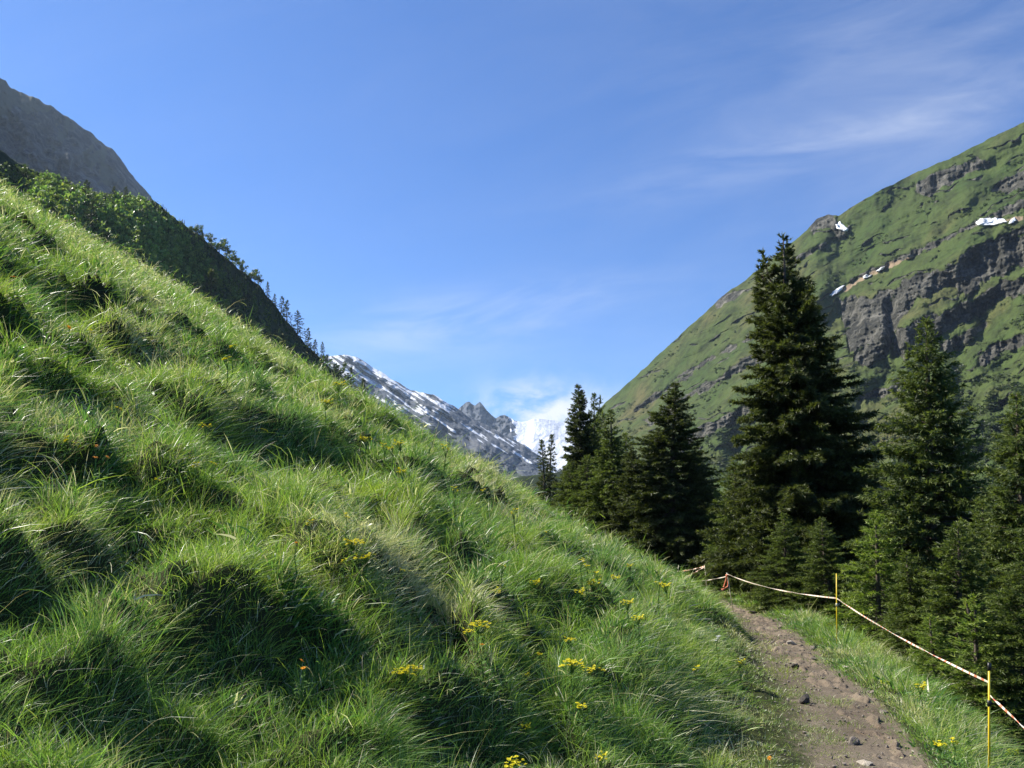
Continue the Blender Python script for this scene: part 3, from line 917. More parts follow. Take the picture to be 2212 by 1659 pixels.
        if ld is not leads[0]:
            z0 = .82 * Ht
            tube(trunk, [(wob[-2, 0], wob[-2, 1], z0), (ld[0] * .8 + wob[-1, 0], ld[1] * .8 + wob[-1, 1], (z0 + ld[2]) / 2), (ld[0] + wob[-1, 0], ld[1] + wob[-1, 1], ld[2])], [.05, .035, .012], 5)
    V = np.concatenate(V); C = np.concatenate(C)
    C = np.clip(C * np.exp(.12 * r.normal(size=(len(C) // 3, 1))).repeat(3, 0), 0, 1)
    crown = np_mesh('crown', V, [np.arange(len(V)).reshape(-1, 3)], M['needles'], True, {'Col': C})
    tm = trunk.mesh('trunk', M['bark'])
    return tm, crown, Ht


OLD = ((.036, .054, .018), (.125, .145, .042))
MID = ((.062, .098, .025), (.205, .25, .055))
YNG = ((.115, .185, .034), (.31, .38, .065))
KIND = {
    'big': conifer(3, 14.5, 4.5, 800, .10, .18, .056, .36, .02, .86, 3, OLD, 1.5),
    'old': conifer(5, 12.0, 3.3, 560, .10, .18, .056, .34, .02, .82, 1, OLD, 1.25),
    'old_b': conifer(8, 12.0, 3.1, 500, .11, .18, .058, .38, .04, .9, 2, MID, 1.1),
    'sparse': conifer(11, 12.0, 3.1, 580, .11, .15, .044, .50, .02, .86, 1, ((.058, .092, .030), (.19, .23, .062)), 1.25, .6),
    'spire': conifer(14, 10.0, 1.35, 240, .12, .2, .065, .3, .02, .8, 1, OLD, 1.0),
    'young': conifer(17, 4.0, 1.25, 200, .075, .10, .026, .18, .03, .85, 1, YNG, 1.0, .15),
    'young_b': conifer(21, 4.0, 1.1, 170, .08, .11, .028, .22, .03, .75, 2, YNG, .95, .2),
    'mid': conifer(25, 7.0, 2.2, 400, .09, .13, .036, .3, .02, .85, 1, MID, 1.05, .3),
}


def spruce(kind, px, top, d, base_py, label, wide=1.0, rz=None, foot=None):
    """stand a tree of this kind at distance d so that it reaches from its foot up to its top"""
    tm, cm, Ht = KIND[kind]
    tp = pix(px, top, d)
    gz = float(ground(np.array([tp[0]]), np.array([tp[1]]))[0])
    fz = pix(px, base_py, d)[2]
    z0 = min(gz, fz) if foot is None else foot
    h = tp[2] - z0
    k = h / Ht
    root = empty('spruce_tree', (tp[0], tp[1], z0), label, 'tree', 'spruces on the slope below the path', random.uniform(0, 6.28) if rz is None else rz)
    wide *= 1.16 if px < 1500 else 1.05
    root.scale = (k * wide, k * wide, k)
    link('trunk', tm, root); link('crown', cm, root)
    return root


TREES = [
    ('big', 1705, 505, 31, 1330, 'tallest dark spruce with a several-pointed top, in front of the green mountain', .98, 2.2),
    ('sparse', 1992, 690, 21, 1560, 'thin open spruce with drooping branches, right of the tallest spruce', 1.0, 1.0),
    ('sparse', 2196, 850, 17, 1600, 'sparse spruce cut off by the right edge of the photo', 1.12, 3.0),
    ('young', 1888, 1108, 18, 1440, 'bright young spruce behind the second yellow stake', 1.08, .4),
    ('old', 1452, 828, 42, 1270, 'dark single-topped spruce left of the tallest spruce, against the slope', 1.10, 1.7),
    ('old', 1250, 832, 52, 1150, 'dark spruce standing up against the glacier, taller of a pair', .82, .2),
    ('old_b', 1281, 850, 54, 1160, 'shorter slim spruce just right of the glacier spruce', .72, 4.),
    ('old_b', 1322, 884, 46, 1190, 'dense spruce between the glacier pair and the single-topped one', 1.05, .9),
    ('old', 1368, 965, 44, 1220, 'low dark spruce filling the gap left of the single-topped spruce', .95, 5.1),
    ('spire', 1172, 950, 62, 1120, 'thin dark spire spruce at the left end of the wood', .95, 2.),
    ('spire', 1190, 938, 63, 1120, 'taller of the two thin spire spruces at the left end of the wood', .85, 5.),
    ('mid', 1228, 1000, 50, 1130, 'green young spruce at the foot of the glacier spruce', 1.05, 2.),
    ('mid', 1292, 1010, 47, 1170, 'leafy green spruce in front of the shorter slim spruce', 1.1, 3.),
    ('mid', 1345, 1060, 45, 1200, 'green spruce half hidden by the grass ridge', 1.15, 4.4),
    ('mid', 1400, 1000, 44, 1230, 'lit green spruce in front of the single-topped spruce', 1.15, .7),
    ('mid', 1480, 1060, 42, 1260, 'dark green spruce above the far tape stakes', 1.2, 1.8),
    ('mid', 1592, 1000, 36, 1280, 'middle-sized spruce tucked left of the tallest spruce', 1.1, 5.2),
    ('young_b', 1548, 1185, 36, 1290, 'bright twin-topped sapling beside the far tape stakes', 1.3, .5),
    ('young', 1612, 1180, 33, 1300, 'small green spruce just right of the sapling', 1.3, 2.9),
    ('mid', 1690, 1110, 25, 1330, 'bushy spruce under the tallest spruce, left side', 1.3, 1.2),
    ('mid', 1780, 1120, 24, 1340, 'dim bushy spruce under the tallest spruce, right side', 1.2, 4.9),
    ('old', 1850, 960, 34, 1400, 'dark spruce in the shade right behind the tallest spruce', 1.0, 3.3),
    ('mid', 1958, 1190, 15.5, 1520, 'green spruce below the tape, right of the bright young spruce', 1.25, .3),
    ('mid', 2060, 1130, 15, 1560, 'drooping spruce in the middle of the tape span', 1.25, 2.4),
    ('mid', 2130, 1085, 18, 1560, 'dim spruce behind the drooping one near the right edge', 1.15, 5.6),
    ('young_b', 2100, 1290, 12.5, 1600, 'low bright spruce close below the tape', 1.35, 4.1),
    ('mid', 2205, 1180, 12.5, 1620, 'leaning-branched spruce at the right edge behind the last stake', 1.2, 1.9),
    ('mid', 1264, 985, 49, 1150, 'green spruce squeezed between the glacier pair', 1.1, 2.2),
    ('old', 1418, 925, 47, 1210, 'dark spruce just behind and left of the single-topped one', 1.0, 1.4),
    ('old', 1506, 965, 46, 1250, 'dark spruce just behind and right of the single-topped one', 1.0, 3.9),
    ('old_b', 1352, 935, 50, 1190, 'pointed spruce in the middle of the left clump', .95, 2.7),
    ('mid', 1548, 1060, 41, 1260, 'dim spruce behind the bright sapling', 1.15, .9),
    ('mid', 1640, 1060, 34, 1290, 'spruce brushing the left skirt of the tallest spruce', 1.15, 2.1),
    ('young', 2010, 1330, 13, 1560, 'small spruce in the shade under the tape', 1.35, 3.7),
]
for t in TREES:
    spruce(*t[:6], *t[6:])

# ------------------------------------------------------------------ trees of the wooded hill
def shrub_mesh(seed, n=900, leaf=.075, col=((.06, .10, .03), (.14, .19, .055)), tall=1.0):
    """a broadleaf crown about 1 m across standing on its own stem"""
    r = np.random.default_rng(seed)
    acc = Acc()
    tube(acc, [(0, 0, 0), (.02, .01, .25), (.0, .03, .5 * tall)], [.05, .035, .015], 5, (.05, .04, .03))
    cen = r.normal(size=(16, 3)) * [.24, .24, .24 * tall] + [0, 0, .55 * tall]
    i = r.integers(16, size=n)
    d = r.normal(size=(n, 3)); d /= np.linalg.norm(d, axis=1)[:, None]
    p = cen[i] + d * (r.uniform(.4, 1, (n, 1)) * .23)
    p[:, 2] = np.maximum(p[:, 2], .05)
    a = np.cross(d, r.normal(size=(n, 3))); a /= np.linalg.norm(a, axis=1)[:, None]
    b = np.cross(a, d + .5 * r.normal(size=(n, 3))); b /= np.linalg.norm(b, axis=1)[:, None]
    s = leaf * r.uniform(.5, 1.1, (n, 1))
    Q = np.stack([p - a * s, p - b * s * .6, p + a * s, p + b * s * .6], 1)
    f = np.clip(.4 + .4 * r.normal(size=(n, 1)), 0, 1)
    c = np.array(col[0]) * (1 - f) + np.array(col[1]) * f
    acc.add(Q.reshape(-1, 3), np.arange(4 * n).reshape(n, 4), np.repeat(c, 4, 0))
    return acc


LARCH = ((.030, .05, .016), (.07, .095, .03))
SHR = [shrub_mesh(101).mesh('shrub', M['leaves'], True, True), shrub_mesh(102, 900, .075, tall=1.25).mesh('shrub', M['leaves'], True, True)]
FIR = [conifer(111, 6., 1.5, 70, .22, .34, .14, .25, .05, .8, 1, OLD, .8), conifer(112, 6., 1.7, 60, .25, .36, .13, .2, .05, .7, 1, LARCH, .7)]
far_fir = []
for tm, cm, _ in FIR:
    far_fir.append((tm, cm))


def hill_tree(kind, px, top, base, label, cat='tree', wide=1.0, grp='trees along the skyline of the wooded hill'):
    p = wh_surf(px, base + 4)
    d = np.linalg.norm(p[:2])
    if kind in (0, 1): top = base - (base - top) * .72
    h = (pix(px, top, d)[2] - p[2])
    if kind in (0, 1):
        o = link('shrub', SHR[kind]); s = h / (1.05 if kind == 0 else 1.3)
        tag(o, label, cat, grp)
    else:
        o = empty('larch_tree' if kind == 3 else 'spruce_tree', (0, 0, 0), label, cat, grp)
        tm, cm = far_fir[kind - 2]
        link('trunk', tm, o); link('crown', cm, o); s = h / 6.
    o.location = p - np.array([0, 0, .3]); o.scale = (s * wide, s * wide, s); o.rotation_euler = (0, 0, random.uniform(0, 6.28))


for t in [
    (3, 184, 388, 432, 'pointed larch at the top of the green wooded slope, under the grey cliff', 'tree', 1.3),
    (2, 243, 401, 428, 'small conifer right of the pointed larch on the hilltop', 'tree', 1.2),
    (2, 271, 402, 428, 'small conifer nearest to the cliff foot on the hilltop', 'tree', 1.2),
    (0, 51, 353, 382, 'round bush on the dark edge at the far left', 'shrub', 1.2),
    (3, 195, 432, 505, 'broad larch in the middle of the lit wooded slope', 'tree', 1.2),
    (3, 150, 440, 500, 'grey green larch left of the broad larch', 'tree', 1.2),
    (2, 228, 500, 548, 'reddish dark conifer rising behind the grass ridge', 'tree', 1.3),
    (0, 423, 478, 506, 'highest round bush on the bare dark skyline', 'shrub', 1.),
    (1, 452, 493, 522, 'bright bush on the skyline, right of the highest one', 'shrub', 1.),
    (0, 474, 508, 545, 'widest bright bush on the skyline', 'shrub', 1.1),
    (0, 499, 540, 568, 'low bush in the dip of the skyline', 'shrub', 1.3),
    (1, 518, 549, 584, 'upright bush below the dip of the skyline', 'shrub', 1.),
    (0, 542, 574, 608, 'spreading bush halfway down the skyline', 'shrub', 1.2),
    (2, 576, 608, 645, 'thin lone conifer halfway down the skyline', 'tree', .8),
    (2, 592, 634, 662, 'short conifer below the thin lone one', 'tree', 1.),
    (3, 606, 640, 678, 'left of two close larches on the skyline', 'tree', 1.2),
    (3, 617, 648, 690, 'right of two close larches on the skyline', 'tree', 1.1),
    (3, 643, 671, 722, 'tallest larch on the steep lower skyline', 'tree', 1.2),
    (2, 663, 708, 752, 'dark conifer below the tallest larch', 'tree', 1.1),
    (2, 680, 733, 768, 'pointed conifer in the row above the snowy mountain', 'tree', 1.1),
    (2, 694, 738, 775, 'slim conifer in the row above the snowy mountain', 'tree', .9),
    (1, 704, 755, 785, 'light green bush at the end of the conifer row', 'shrub', 1.),
    (1, 731, 766, 815, 'feathery birch standing against the snow', 'tree', .9),
    (2, 757, 794, 858, 'dark conifer in front of the snowfield, left of two', 'tree', 1.1),
    (2, 784, 818, 880, 'dark conifer in front of the snowfield, right of two', 'tree', 1.2),
    (2, 806, 856, 900, 'stunted conifer sloping into the grass ridge', 'tree', 1.3),
    (2, 821, 874, 908, 'tiny black conifer spire poking over the grass ridge', 'tree', .8),
    (2, 452, 583, 690, 'rusty dark conifer showing above the grass in front of the black slope', 'tree', 1.1),
]:
    hill_tree(*t)


def build_wood():
    """the close alder scrub of the hill, which reads as one mass"""
    acc = Acc(); r = np.random.default_rng(5)
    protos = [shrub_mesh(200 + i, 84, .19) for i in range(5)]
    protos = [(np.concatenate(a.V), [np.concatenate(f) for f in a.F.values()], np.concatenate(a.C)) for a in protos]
    n = 0
    while n < 6500:
        px = r.uniform(-60, 860); py = r.uniform(360, 900)
        sil = np.interp(px, *zip(*WH_SIL))
        lit = sstep(560, 330, px + .35 * (py - 500)) * sstep(40, 110, px + .4 * (py - 400))  # sunlit zone of the slope; its sunlight is painted in as lighter leaf colour
        if py < sil + 1 or py > sil + 330 or r.random() > .55 + .45 * lit: continue
        p = wh_surf(px, py); V, Fs, C = protos[r.integers(5)]
        s = r.uniform(1.3, 3.4) * (.7 + .5 * lit) * (.38 + .62 * min(1., (py - sil) / 45)); a = r.uniform(0, 6.28)
        Rm = np.array([[math.cos(a), -math.sin(a), 0], [math.sin(a), math.cos(a), 0], [0, 0, 1]])
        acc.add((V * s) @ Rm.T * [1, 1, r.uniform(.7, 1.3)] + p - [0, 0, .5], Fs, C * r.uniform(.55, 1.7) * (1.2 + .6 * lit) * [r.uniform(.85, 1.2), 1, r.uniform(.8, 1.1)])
        n += 1
    # small dark spruces down the steep edge
    for k in range(420):
        px = r.uniform(300, 850); sil = np.interp(px, *zip(*WH_SIL)); py = sil + 2 + 120 * r.random() ** 1.8
        p = wh_surf(px, py); h = r.uniform(2.2, 5.) * (.55 + .45 * min(1., (py - sil) / 30)); nn = 54
        tt = r.random(nn) ** .8; az = r.uniform(0, 6.28, nn); rad = h * .2 * (1 - tt) * r.uniform(.6, 1.15, nn) + .08
        root = np.stack([0 * tt, 0 * tt, h * (.05 + .93 * tt)], -1)
        tip = np.stack([np.cos(az) * rad, np.sin(az) * rad, h * (.05 + .93 * tt) - rad * .3], -1)
        sd = np.stack([-np.sin(az), np.cos(az), 0 * az], -1) * (.22 * rad + .05)[:, None]
        T = np.stack([root + [0, 0, .12 * h], tip * [.8, .8, 1] - sd, tip, tip * [.8, .8, 1] + sd], 1).reshape(-1, 3)
        acc.add(T + p - [0, 0, .2], np.arange(4 * nn).reshape(nn, 4), np.array([.034, .058, .022]) * r.uniform(.6, 1.4))
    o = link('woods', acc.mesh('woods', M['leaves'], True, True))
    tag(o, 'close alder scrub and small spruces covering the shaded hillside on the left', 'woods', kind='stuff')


build_wood()

def build_shrubbery():
    """alder and juniper clumps dotted over the green mountain, far too many to tell apart"""
    acc = Acc(); r = np.random.default_rng(77)
    protos = [shrub_mesh(300 + i, 34, .24, ((.030, .050, .016), (.070, .098, .030))) for i in range(5)]
    protos = [(np.concatenate(a.V), [np.concatenate(f) for f in a.F.values()], np.concatenate(a.C)) for a in protos]
    N_ = 26000
    PXs = r.uniform(1240, 2330, N_); PYs = r.uniform(300, 1260, N_)
    sil = np.interp(PXs, *zip(*RM_SIL))
    patch = fbm((PXs - .5 * PYs) / 70, (PYs + .47 * PXs) / 26, 4, 301)
    pr = sstep(.12, .6, patch + .55 * sstep(650, 1000, PYs) - .18) * (1 - .8 * rm_cliff(PXs, PYs))
    ok = (PYs > sil + 14) & (r.random(N_) < pr)
    n = 0
    for px, py in zip(PXs[ok], PYs[ok]):
        p = rm_surf(px, py); V, Fs, C = protos[r.integers(5)]
        s = r.uniform(1.6, 4.6); a = r.uniform(0, 6.28)
        Rm = np.array([[math.cos(a), -math.sin(a), 0], [math.sin(a), math.cos(a), 0], [0, 0, 1]])
        acc.add((V * s) @ Rm.T * [1.3, 1.3, r.uniform(.5, .9)] + p - [0, 0, .3], Fs, C * r.uniform(.7, 1.3))
        n += 1
        if n >= 5000: break
    print('shrubs', n)
    o = link('shrubbery', acc.mesh('shrubbery', M['leaves'], True, True))
    tag(o, 'dark low shrubs dotted over the turf of the green mountain', 'shrubs', kind='stuff')


build_shrubbery()

# ------------------------------------------------------------------ stakes and barrier tape
def stake(top, foot, d, mat, label, r=.011, cap=False, clip=None):
    A = pix(top[0], top[1], d); B = pix(foot[0], foot[1], d)
    gz = float(ground(np.array([B[0]]), np.array([B[1]]))[0])
    if gz < B[2]: B = B + (B - A) / np.linalg.norm(B - A) * min(.6, (B[2] - gz) * 1.02)
    B = B + (B - A) / np.linalg.norm(B - A) * .08
    root = empty('marker_stake', B, label, 'stake', 'tape stakes along the path')
    a = Acc(); tube(a, [B - B, (A - B) * .5, A - B], [r, r, r * .95], 8)
    link('rod', a.mesh('rod', mat), root)
    if cap:
        a = Acc(); u = (A - B) / np.linalg.norm(A - B)
        tube(a, [A - B - u * .045, A - B + u * .02], [r * 1.5, r * 1.45], 8); link('cap', a.mesh('cap', M['black']), root)
    if clip is not None:
        a = Acc(); q = (A - B) * clip
        u = (A - B) / np.linalg.norm(A - B)
        tube(a, [q - u * .025, q + u * .025], [r * 1.7] * 2, 8)
        tube(a, [q, q + np.array([.03, -.02, .0]), q + np.array([.035, -.02, .03])], [.005] * 3, 5)
        link('insulator', a.mesh('insulator', M['black'] if cap else M['pale_rod']), root)
    return A, B


stake((2137, 1437), (2137, 1690), 8.6, M['yellow_rod'], 'nearest yellow stake with a black cap, at the lower right', .0105, True, .70)
stake((1807, 1239), (1808, 1376), 15.0, M['yellow_rod'], 'upright yellow stake where the path bends', .0105, False, .60)
stake((1570, 1237), (1581, 1302), 26.0, M['pale_rod'], 'leaning pale stake with an orange tape tail', .014)
stake((1522, 1221), (1526, 1262), 34.0, M['pale_rod'], 'far pale stake beside the bright sapling', .016)
stake((1466, 1221), (1461, 1262), 37.0, M['pale_rod'], 'farthest whitish stake at the edge of the grass ridge', .018)


def tape(p0, d0, p1, d1, label, sag=.04, w=.03, dash=.11, white=.5, twist=3.0, n=None):
    A = pix(p0[0], p0[1], d0); B = pix(p1[0], p1[1], d1)
    Ln = np.linalg.norm(B - A)
    n = n or max(24, int(Ln / .035))
    t = np.linspace(0, 1, n + 1)
    P = A + (B - A) * t[:, None]
    P[:, 2] -= sag * 4 * t * (1 - t)
    T = (B - A) / Ln
    s1 = np.cross(T, [0, 0, 1.]); s1 /= np.linalg.norm(s1); s2 = np.cross(s1, T)
    ph = t * twist * math.pi + .6 * np.sin(t * 9)
    S = np.cos(ph)[:, None] * s2 + np.sin(ph)[:, None] * s1
    Nn = np.cross(S, T)
    th = .0022
    ring = np.stack([P - S * w / 2 - Nn * th, P + S * w / 2 - Nn * th, P + S * w / 2 + Nn * th, P - S * w / 2 + Nn * th], 1)
    i = np.arange((n + 1) * 4).reshape(n + 1, 4); j = np.roll(i, -1, 1)
    Fq = np.stack([i[:-1], j[:-1], j[1:], i[1:]], -1).reshape(-1, 4)
    caps = np.stack([i[0], i[-1][::-1]])
    fm = ((t[:-1] * Ln / dash) % 1 > white).astype(int).repeat(4)
    V = ring.reshape(-1, 3)
    o = link('barrier_tape', np_mesh('barrier_tape', V - A, [Fq, caps], [M['tape_white'], M['tape_red']], True, None, np.concatenate([fm, [0, 0]])), loc=A)
    tag(o, label, 'tape', 'barrier tape strung between the stakes')


tape((2139, 1503), 8.6, (2290, 1645), 7.0, 'red and white tape running off the right edge from the nearest stake', .0, .017, .16, .55)
tape((1808, 1293), 15.0, (2136, 1474), 8.6, 'long striped tape between the two upright yellow stakes', .05, .017, .17, .70)
tape((1571, 1240), 26.0, (1806, 1292), 15.0, 'pale tape from the leaning stake to the upright stake', .10, .021, .2, .86)
tape((1478, 1256), 33.0, (1570, 1245), 26.0, 'short tape running left from the leaning stake into the grass', .05, .024, .22, .9)
tape((1420, 1236), 38.5, (1466, 1234), 37.0, 'last bit of tape going behind the grass ridge', .02, .045, .2, .6)
tape((1466, 1234), 37.0, (1522, 1223), 34.0, 'upper dashed tape between the two farthest stakes', .03, .045, .26, .6)
tape((1477, 1250), 36.5, (1521, 1225), 34.0, 'lower slanting tape between the two farthest stakes', .0, .042, .26, .7)


def tail():
    a = Acc()
    c = pix(1570, 1243, 26.0)
    for k, (dx, ln) in enumerate([(.02, .42), (-.03, .34)]):
        P = np.array([[0, 0, 0], [dx, -.01, -ln * .35], [dx * 2 - .02, -.01, -ln * .75], [-.14 - dx, -.02, -ln]])
        t = np.linspace(0, 3, 14); Pi = np.stack([np.interp(t, range(4), P[:, q]) for q in range(3)], -1)
        tube(a, Pi, [.015] * 13 + [.04], 4)
    tube(a, [(0, 0, .03), (0, 0, -.05)], [.035, .035], 6)
    o = link('tape_tail', a.mesh('tape_tail', M['tape_orange']), loc=c)
    tag(o, 'orange knotted tape end hanging from the leaning stake', 'tape')


tail()

# ------------------------------------------------------------------ stones
def stone_mesh(seed, flat=.6):
    import bmesh
    r = np.random.default_rng(seed)
    bm = bmesh.new(); bmesh.ops.create_icosphere(bm, subdivisions=3, radius=1)
    V = np.array([v.co[:] for v in bm.verts])
    for _ in range(14):     # cut facets
        d = r.normal(size=3); d /= np.linalg.norm(d); h = r.uniform(.42, .8)
        k = np.maximum(V @ d - h, 0); V = V - k[:, None] * d
    V += .05 * np.stack([perlin(V[:, 0] * 3 + seed, V[:, 1] * 3 + V[:, 2], 3), perlin(V[:, 1] * 3, V[:, 2] * 3 + seed, 4), perlin(V[:, 2] * 3, V[:, 0] * 3 + V[:, 1], 5)], -1)
    V *= [1, .75, flat]
    for v, c in zip(bm.verts, V): v.co = c
    me = bpy.data.meshes.new('rock'); bm.to_mesh(me); bm.free()
    me.attributes.new('sharp_face', 'BOOLEAN', 'FACE').data.foreach_set('value', np.ones(len(me.polygons), bool))
    return me


def rock(px, py, size, mat, label, seed, flat=.6, tilt=.2):
    p = hit(px, py)
    if p is None: return
    me = stone_mesh(seed, flat); me.materials.append(mat)
    o = link('rock', me, loc=p + np.array([0, 0, size * flat * .25]))
    o.scale = (size,) * 3; o.rotation_euler = (random.uniform(-tilt, tilt), random.uniform(-tilt, tilt), random.uniform(0, 6.28))
    tag(o, label, 'rock', 'rocks lying along the path')


rock(1742, 1520, .095, M['dark_stone'], 'black jagged rock on the grassy strip left of the path', 1, .9, .5)
rock(1846, 1607, .085, M['stone'], 'brown grey rock at the lower left edge of the path', 2, .7)
rock(1912, 1541, .075, M['stone'], 'thin flat stone lying on the right edge of the path', 3, .35)
rock(1829, 1443, .10, M['pale_stone'], 'pale flat stone half buried in the right grass edge', 4, .4)
rock(1868, 1435, .08, M['pale_stone'], 'tan stone in the verge right of the pale flat stone', 5, .5)
rock(1708, 1394, .12, M['pale_stone'], 'light angular stone left of the path middle', 6, .7)
rock(1755, 1404, .10, M['stone'], 'grey stone at the foot of the right bank below the upright stake', 7, .7)
rock(1626, 1326, .14, M['dark_stone'], 'dark clod at the far end of the path', 8, .6)
rock(1758, 1427, .10, M['stone'], 'flat dull slab across the middle of the path', 9, .4)
rock(1718, 1444, .09, M['dark_stone'], 'small dark stone above the grassy strip', 10, .6)
rock(1868, 1651, .09, M['pale_stone'], 'light stone at the bottom edge of the photo', 11, .4)
rock(1700, 1340, .1, M['dark_stone'], 'brown lump of earth under the far right verge', 12, .6)
rock(1735, 1384, .09, M['stone'], 'little stone in the middle of the upper path', 13, .6)
rock(1885, 1498, .05, M['stone'], 'pebble sized stone by the right grass edge', 14, .6)
rock(1500, 1341, .12, M['pale_stone'], 'single white stone lying in the grass slope', 15, .5)


def build_gravel():
    acc = Acc(); r = np.random.default_rng(9)
    pm = [np.array([v.co[:] for v in stone_mesh(50 + i, .6).vertices]) for i in range(1)]
    import bmesh
    shapes = []
    for i in range(6):
        bm = bmesh.new(); bmesh.ops.create_icosphere(bm, subdivisions=1, radius=1)
        V = np.array([v.co[:] for v in bm.verts]) * r.uniform(.6, 1.1, (len(bm.verts), 1)) * [1, .8, .55]
        Fc = np.array([[v.index for v in f.verts] for f in bm.faces]); bm.free(); shapes.append((V, Fc))
    n = 2600
    U = r.uniform(2, 26, n); Wd = r.normal(size=n) * .40 + .12
    v = Wd - 1.32
    for _ in range(6):
        X = U * SA - v * CA; Y = U * CA + v * SA
        v = v + (Wd - path_uvw(X, Y)[2])
    X = U * SA - v * CA; Y = U * CA + v * SA; Z = ground(X, Y)
    for i in range(n):
        V, Fc = shapes[r.integers(6)]
        s = .006 + .024 * r.random() ** 4
        a = r.uniform(0, 6.28); c_, s_ = math.cos(a), math.sin(a)
        q = np.stack([V[:, 0] * c_ - V[:, 1] * s_, V[:, 0] * s_ + V[:, 1] * c_, V[:, 2]], -1) * s
        acc.add(q + [X[i], Y[i], Z[i] + .012], Fc)
    o = link('gravel', acc.mesh('gravel', M['stone'], True))
    tag(o, 'loose small stones and clods scattered on the dirt path', 'gravel', kind='stuff')


build_gravel()

# ------------------------------------------------------------------ wild flowers
def flower_meshes(seed, heads, spread, petal):
    """a stem with side leaves, and a head of small daisy flowers; unit: metres"""
    r = np.random.default_rng(seed)
    h = .34
    st, hd = Acc(), Acc()
    tops = []
    for k in range(heads):
        a = r.uniform(0, 6.28); q = spread * math.sqrt((k + .3) / heads)
        tops.append(np.array([q * math.cos(a), q * math.sin(a), h + r.uniform(-.025, .025) - q * .25]))
    tube(st, [(0, 0, -.05), (.01, 0, h * .4), (0, .01, h * .72)], [.005, .004, .003], 5)
    for t in tops:
        tube(st, [(0, .01, h * .7), t * [.5, .5, 1] - [0, 0, .03], t], [.0025, .002, .002], 4, cap=False)
    for k in range(10):     # leaves up the stem
        a = k * 2.4; z = h * (.08 + .07 * k); l = .10 * (1.2 - z / h * .6)
        d = np.array([math.cos(a), math.sin(a), .35]); sd = np.array([-math.sin(a), math.cos(a), 0]) * .012
        b = np.array([0, 0, z])
        st.add([b - sd * .4, b + sd * .4, b + d * l * .5 + sd, b + d * l * .5 - sd, b + d * l - [0, 0, .02]], [np.array([[0, 1, 2, 3]]), np.array([[3, 2, 4]])])
    for t in tops:
        n = 9; rr = r.uniform(.011, .017)
        tilt = r.normal(size=2) * .35
        for j in range(n):
            a = j / n * 6.283 + r.normal() * .1
            d = np.array([math.cos(a), math.sin(a), tilt[0] * math.cos(a) + tilt[1] * math.sin(a) + .1]); sd = np.array([-math.sin(a), math.cos(a), 0]) * rr * .34
            hd.add([t + d * rr * .2, t + d * rr * .7 + sd, t + d * rr * 1.15, t + d * rr * .7 - sd], np.array([[0, 1, 2, 3]]))
        tube(hd, [t - [0, 0, .004], t + [0, 0, .006]], [rr * .4, rr * .25], 6)
    return st.mesh('stem', M['stem'], True), hd.mesh('flower_head', petal, True)


FL = {'L': [flower_meshes(i, 26, .085, M['petal']) for i in (1, 2)], 'M': [flower_meshes(i, 13, .055, M['petal']) for i in (3, 4)],
      'S': [flower_meshes(i, 5, .03, M['petal']) for i in (5, 6)], 'O': [flower_meshes(i, 1, .0, M['petal_orange']) for i in (7, 8)],
      'W': [flower_meshes(i, 6, .03, M['petal_white']) for i in (9,)], 'G': [flower_meshes(i, 16, .07, M['petal_lime']) for i in (10,)]}
FNAME = {'O': 'orange_wildflower', 'W': 'white_wildflower', 'G': 'lime_wildflower'}


def flower(kind, px, py, label, k=1.0):
    px_w, unit = {'L': (54, .19), 'M': (34, .13), 'S': (21, .08), 'O': (12, .034), 'W': (18, .08), 'G': (26, .16)}[kind]
    p = hit(px, py, .2)
    for _ in range(2):
        sc = min(1.7, max(.45, k * px_w * math.hypot(p[0], p[1]) / F / unit / 1.25))
        zs = max(sc, .72)
        p = hit(px, py, .35 * zs)
    sm, hm = FL[kind][random.randrange(len(FL[kind]))]
    cat = 'flower'
    root = empty(FNAME.get(kind, 'yellow_wildflower'), p, label, cat, 'wild flowers growing in the grass slope', random.uniform(0, 6.28))
    root.scale = (sc * 1.25, sc * 1.25, zs)
    link('stem', sm, root); link('flower_head', hm, root)


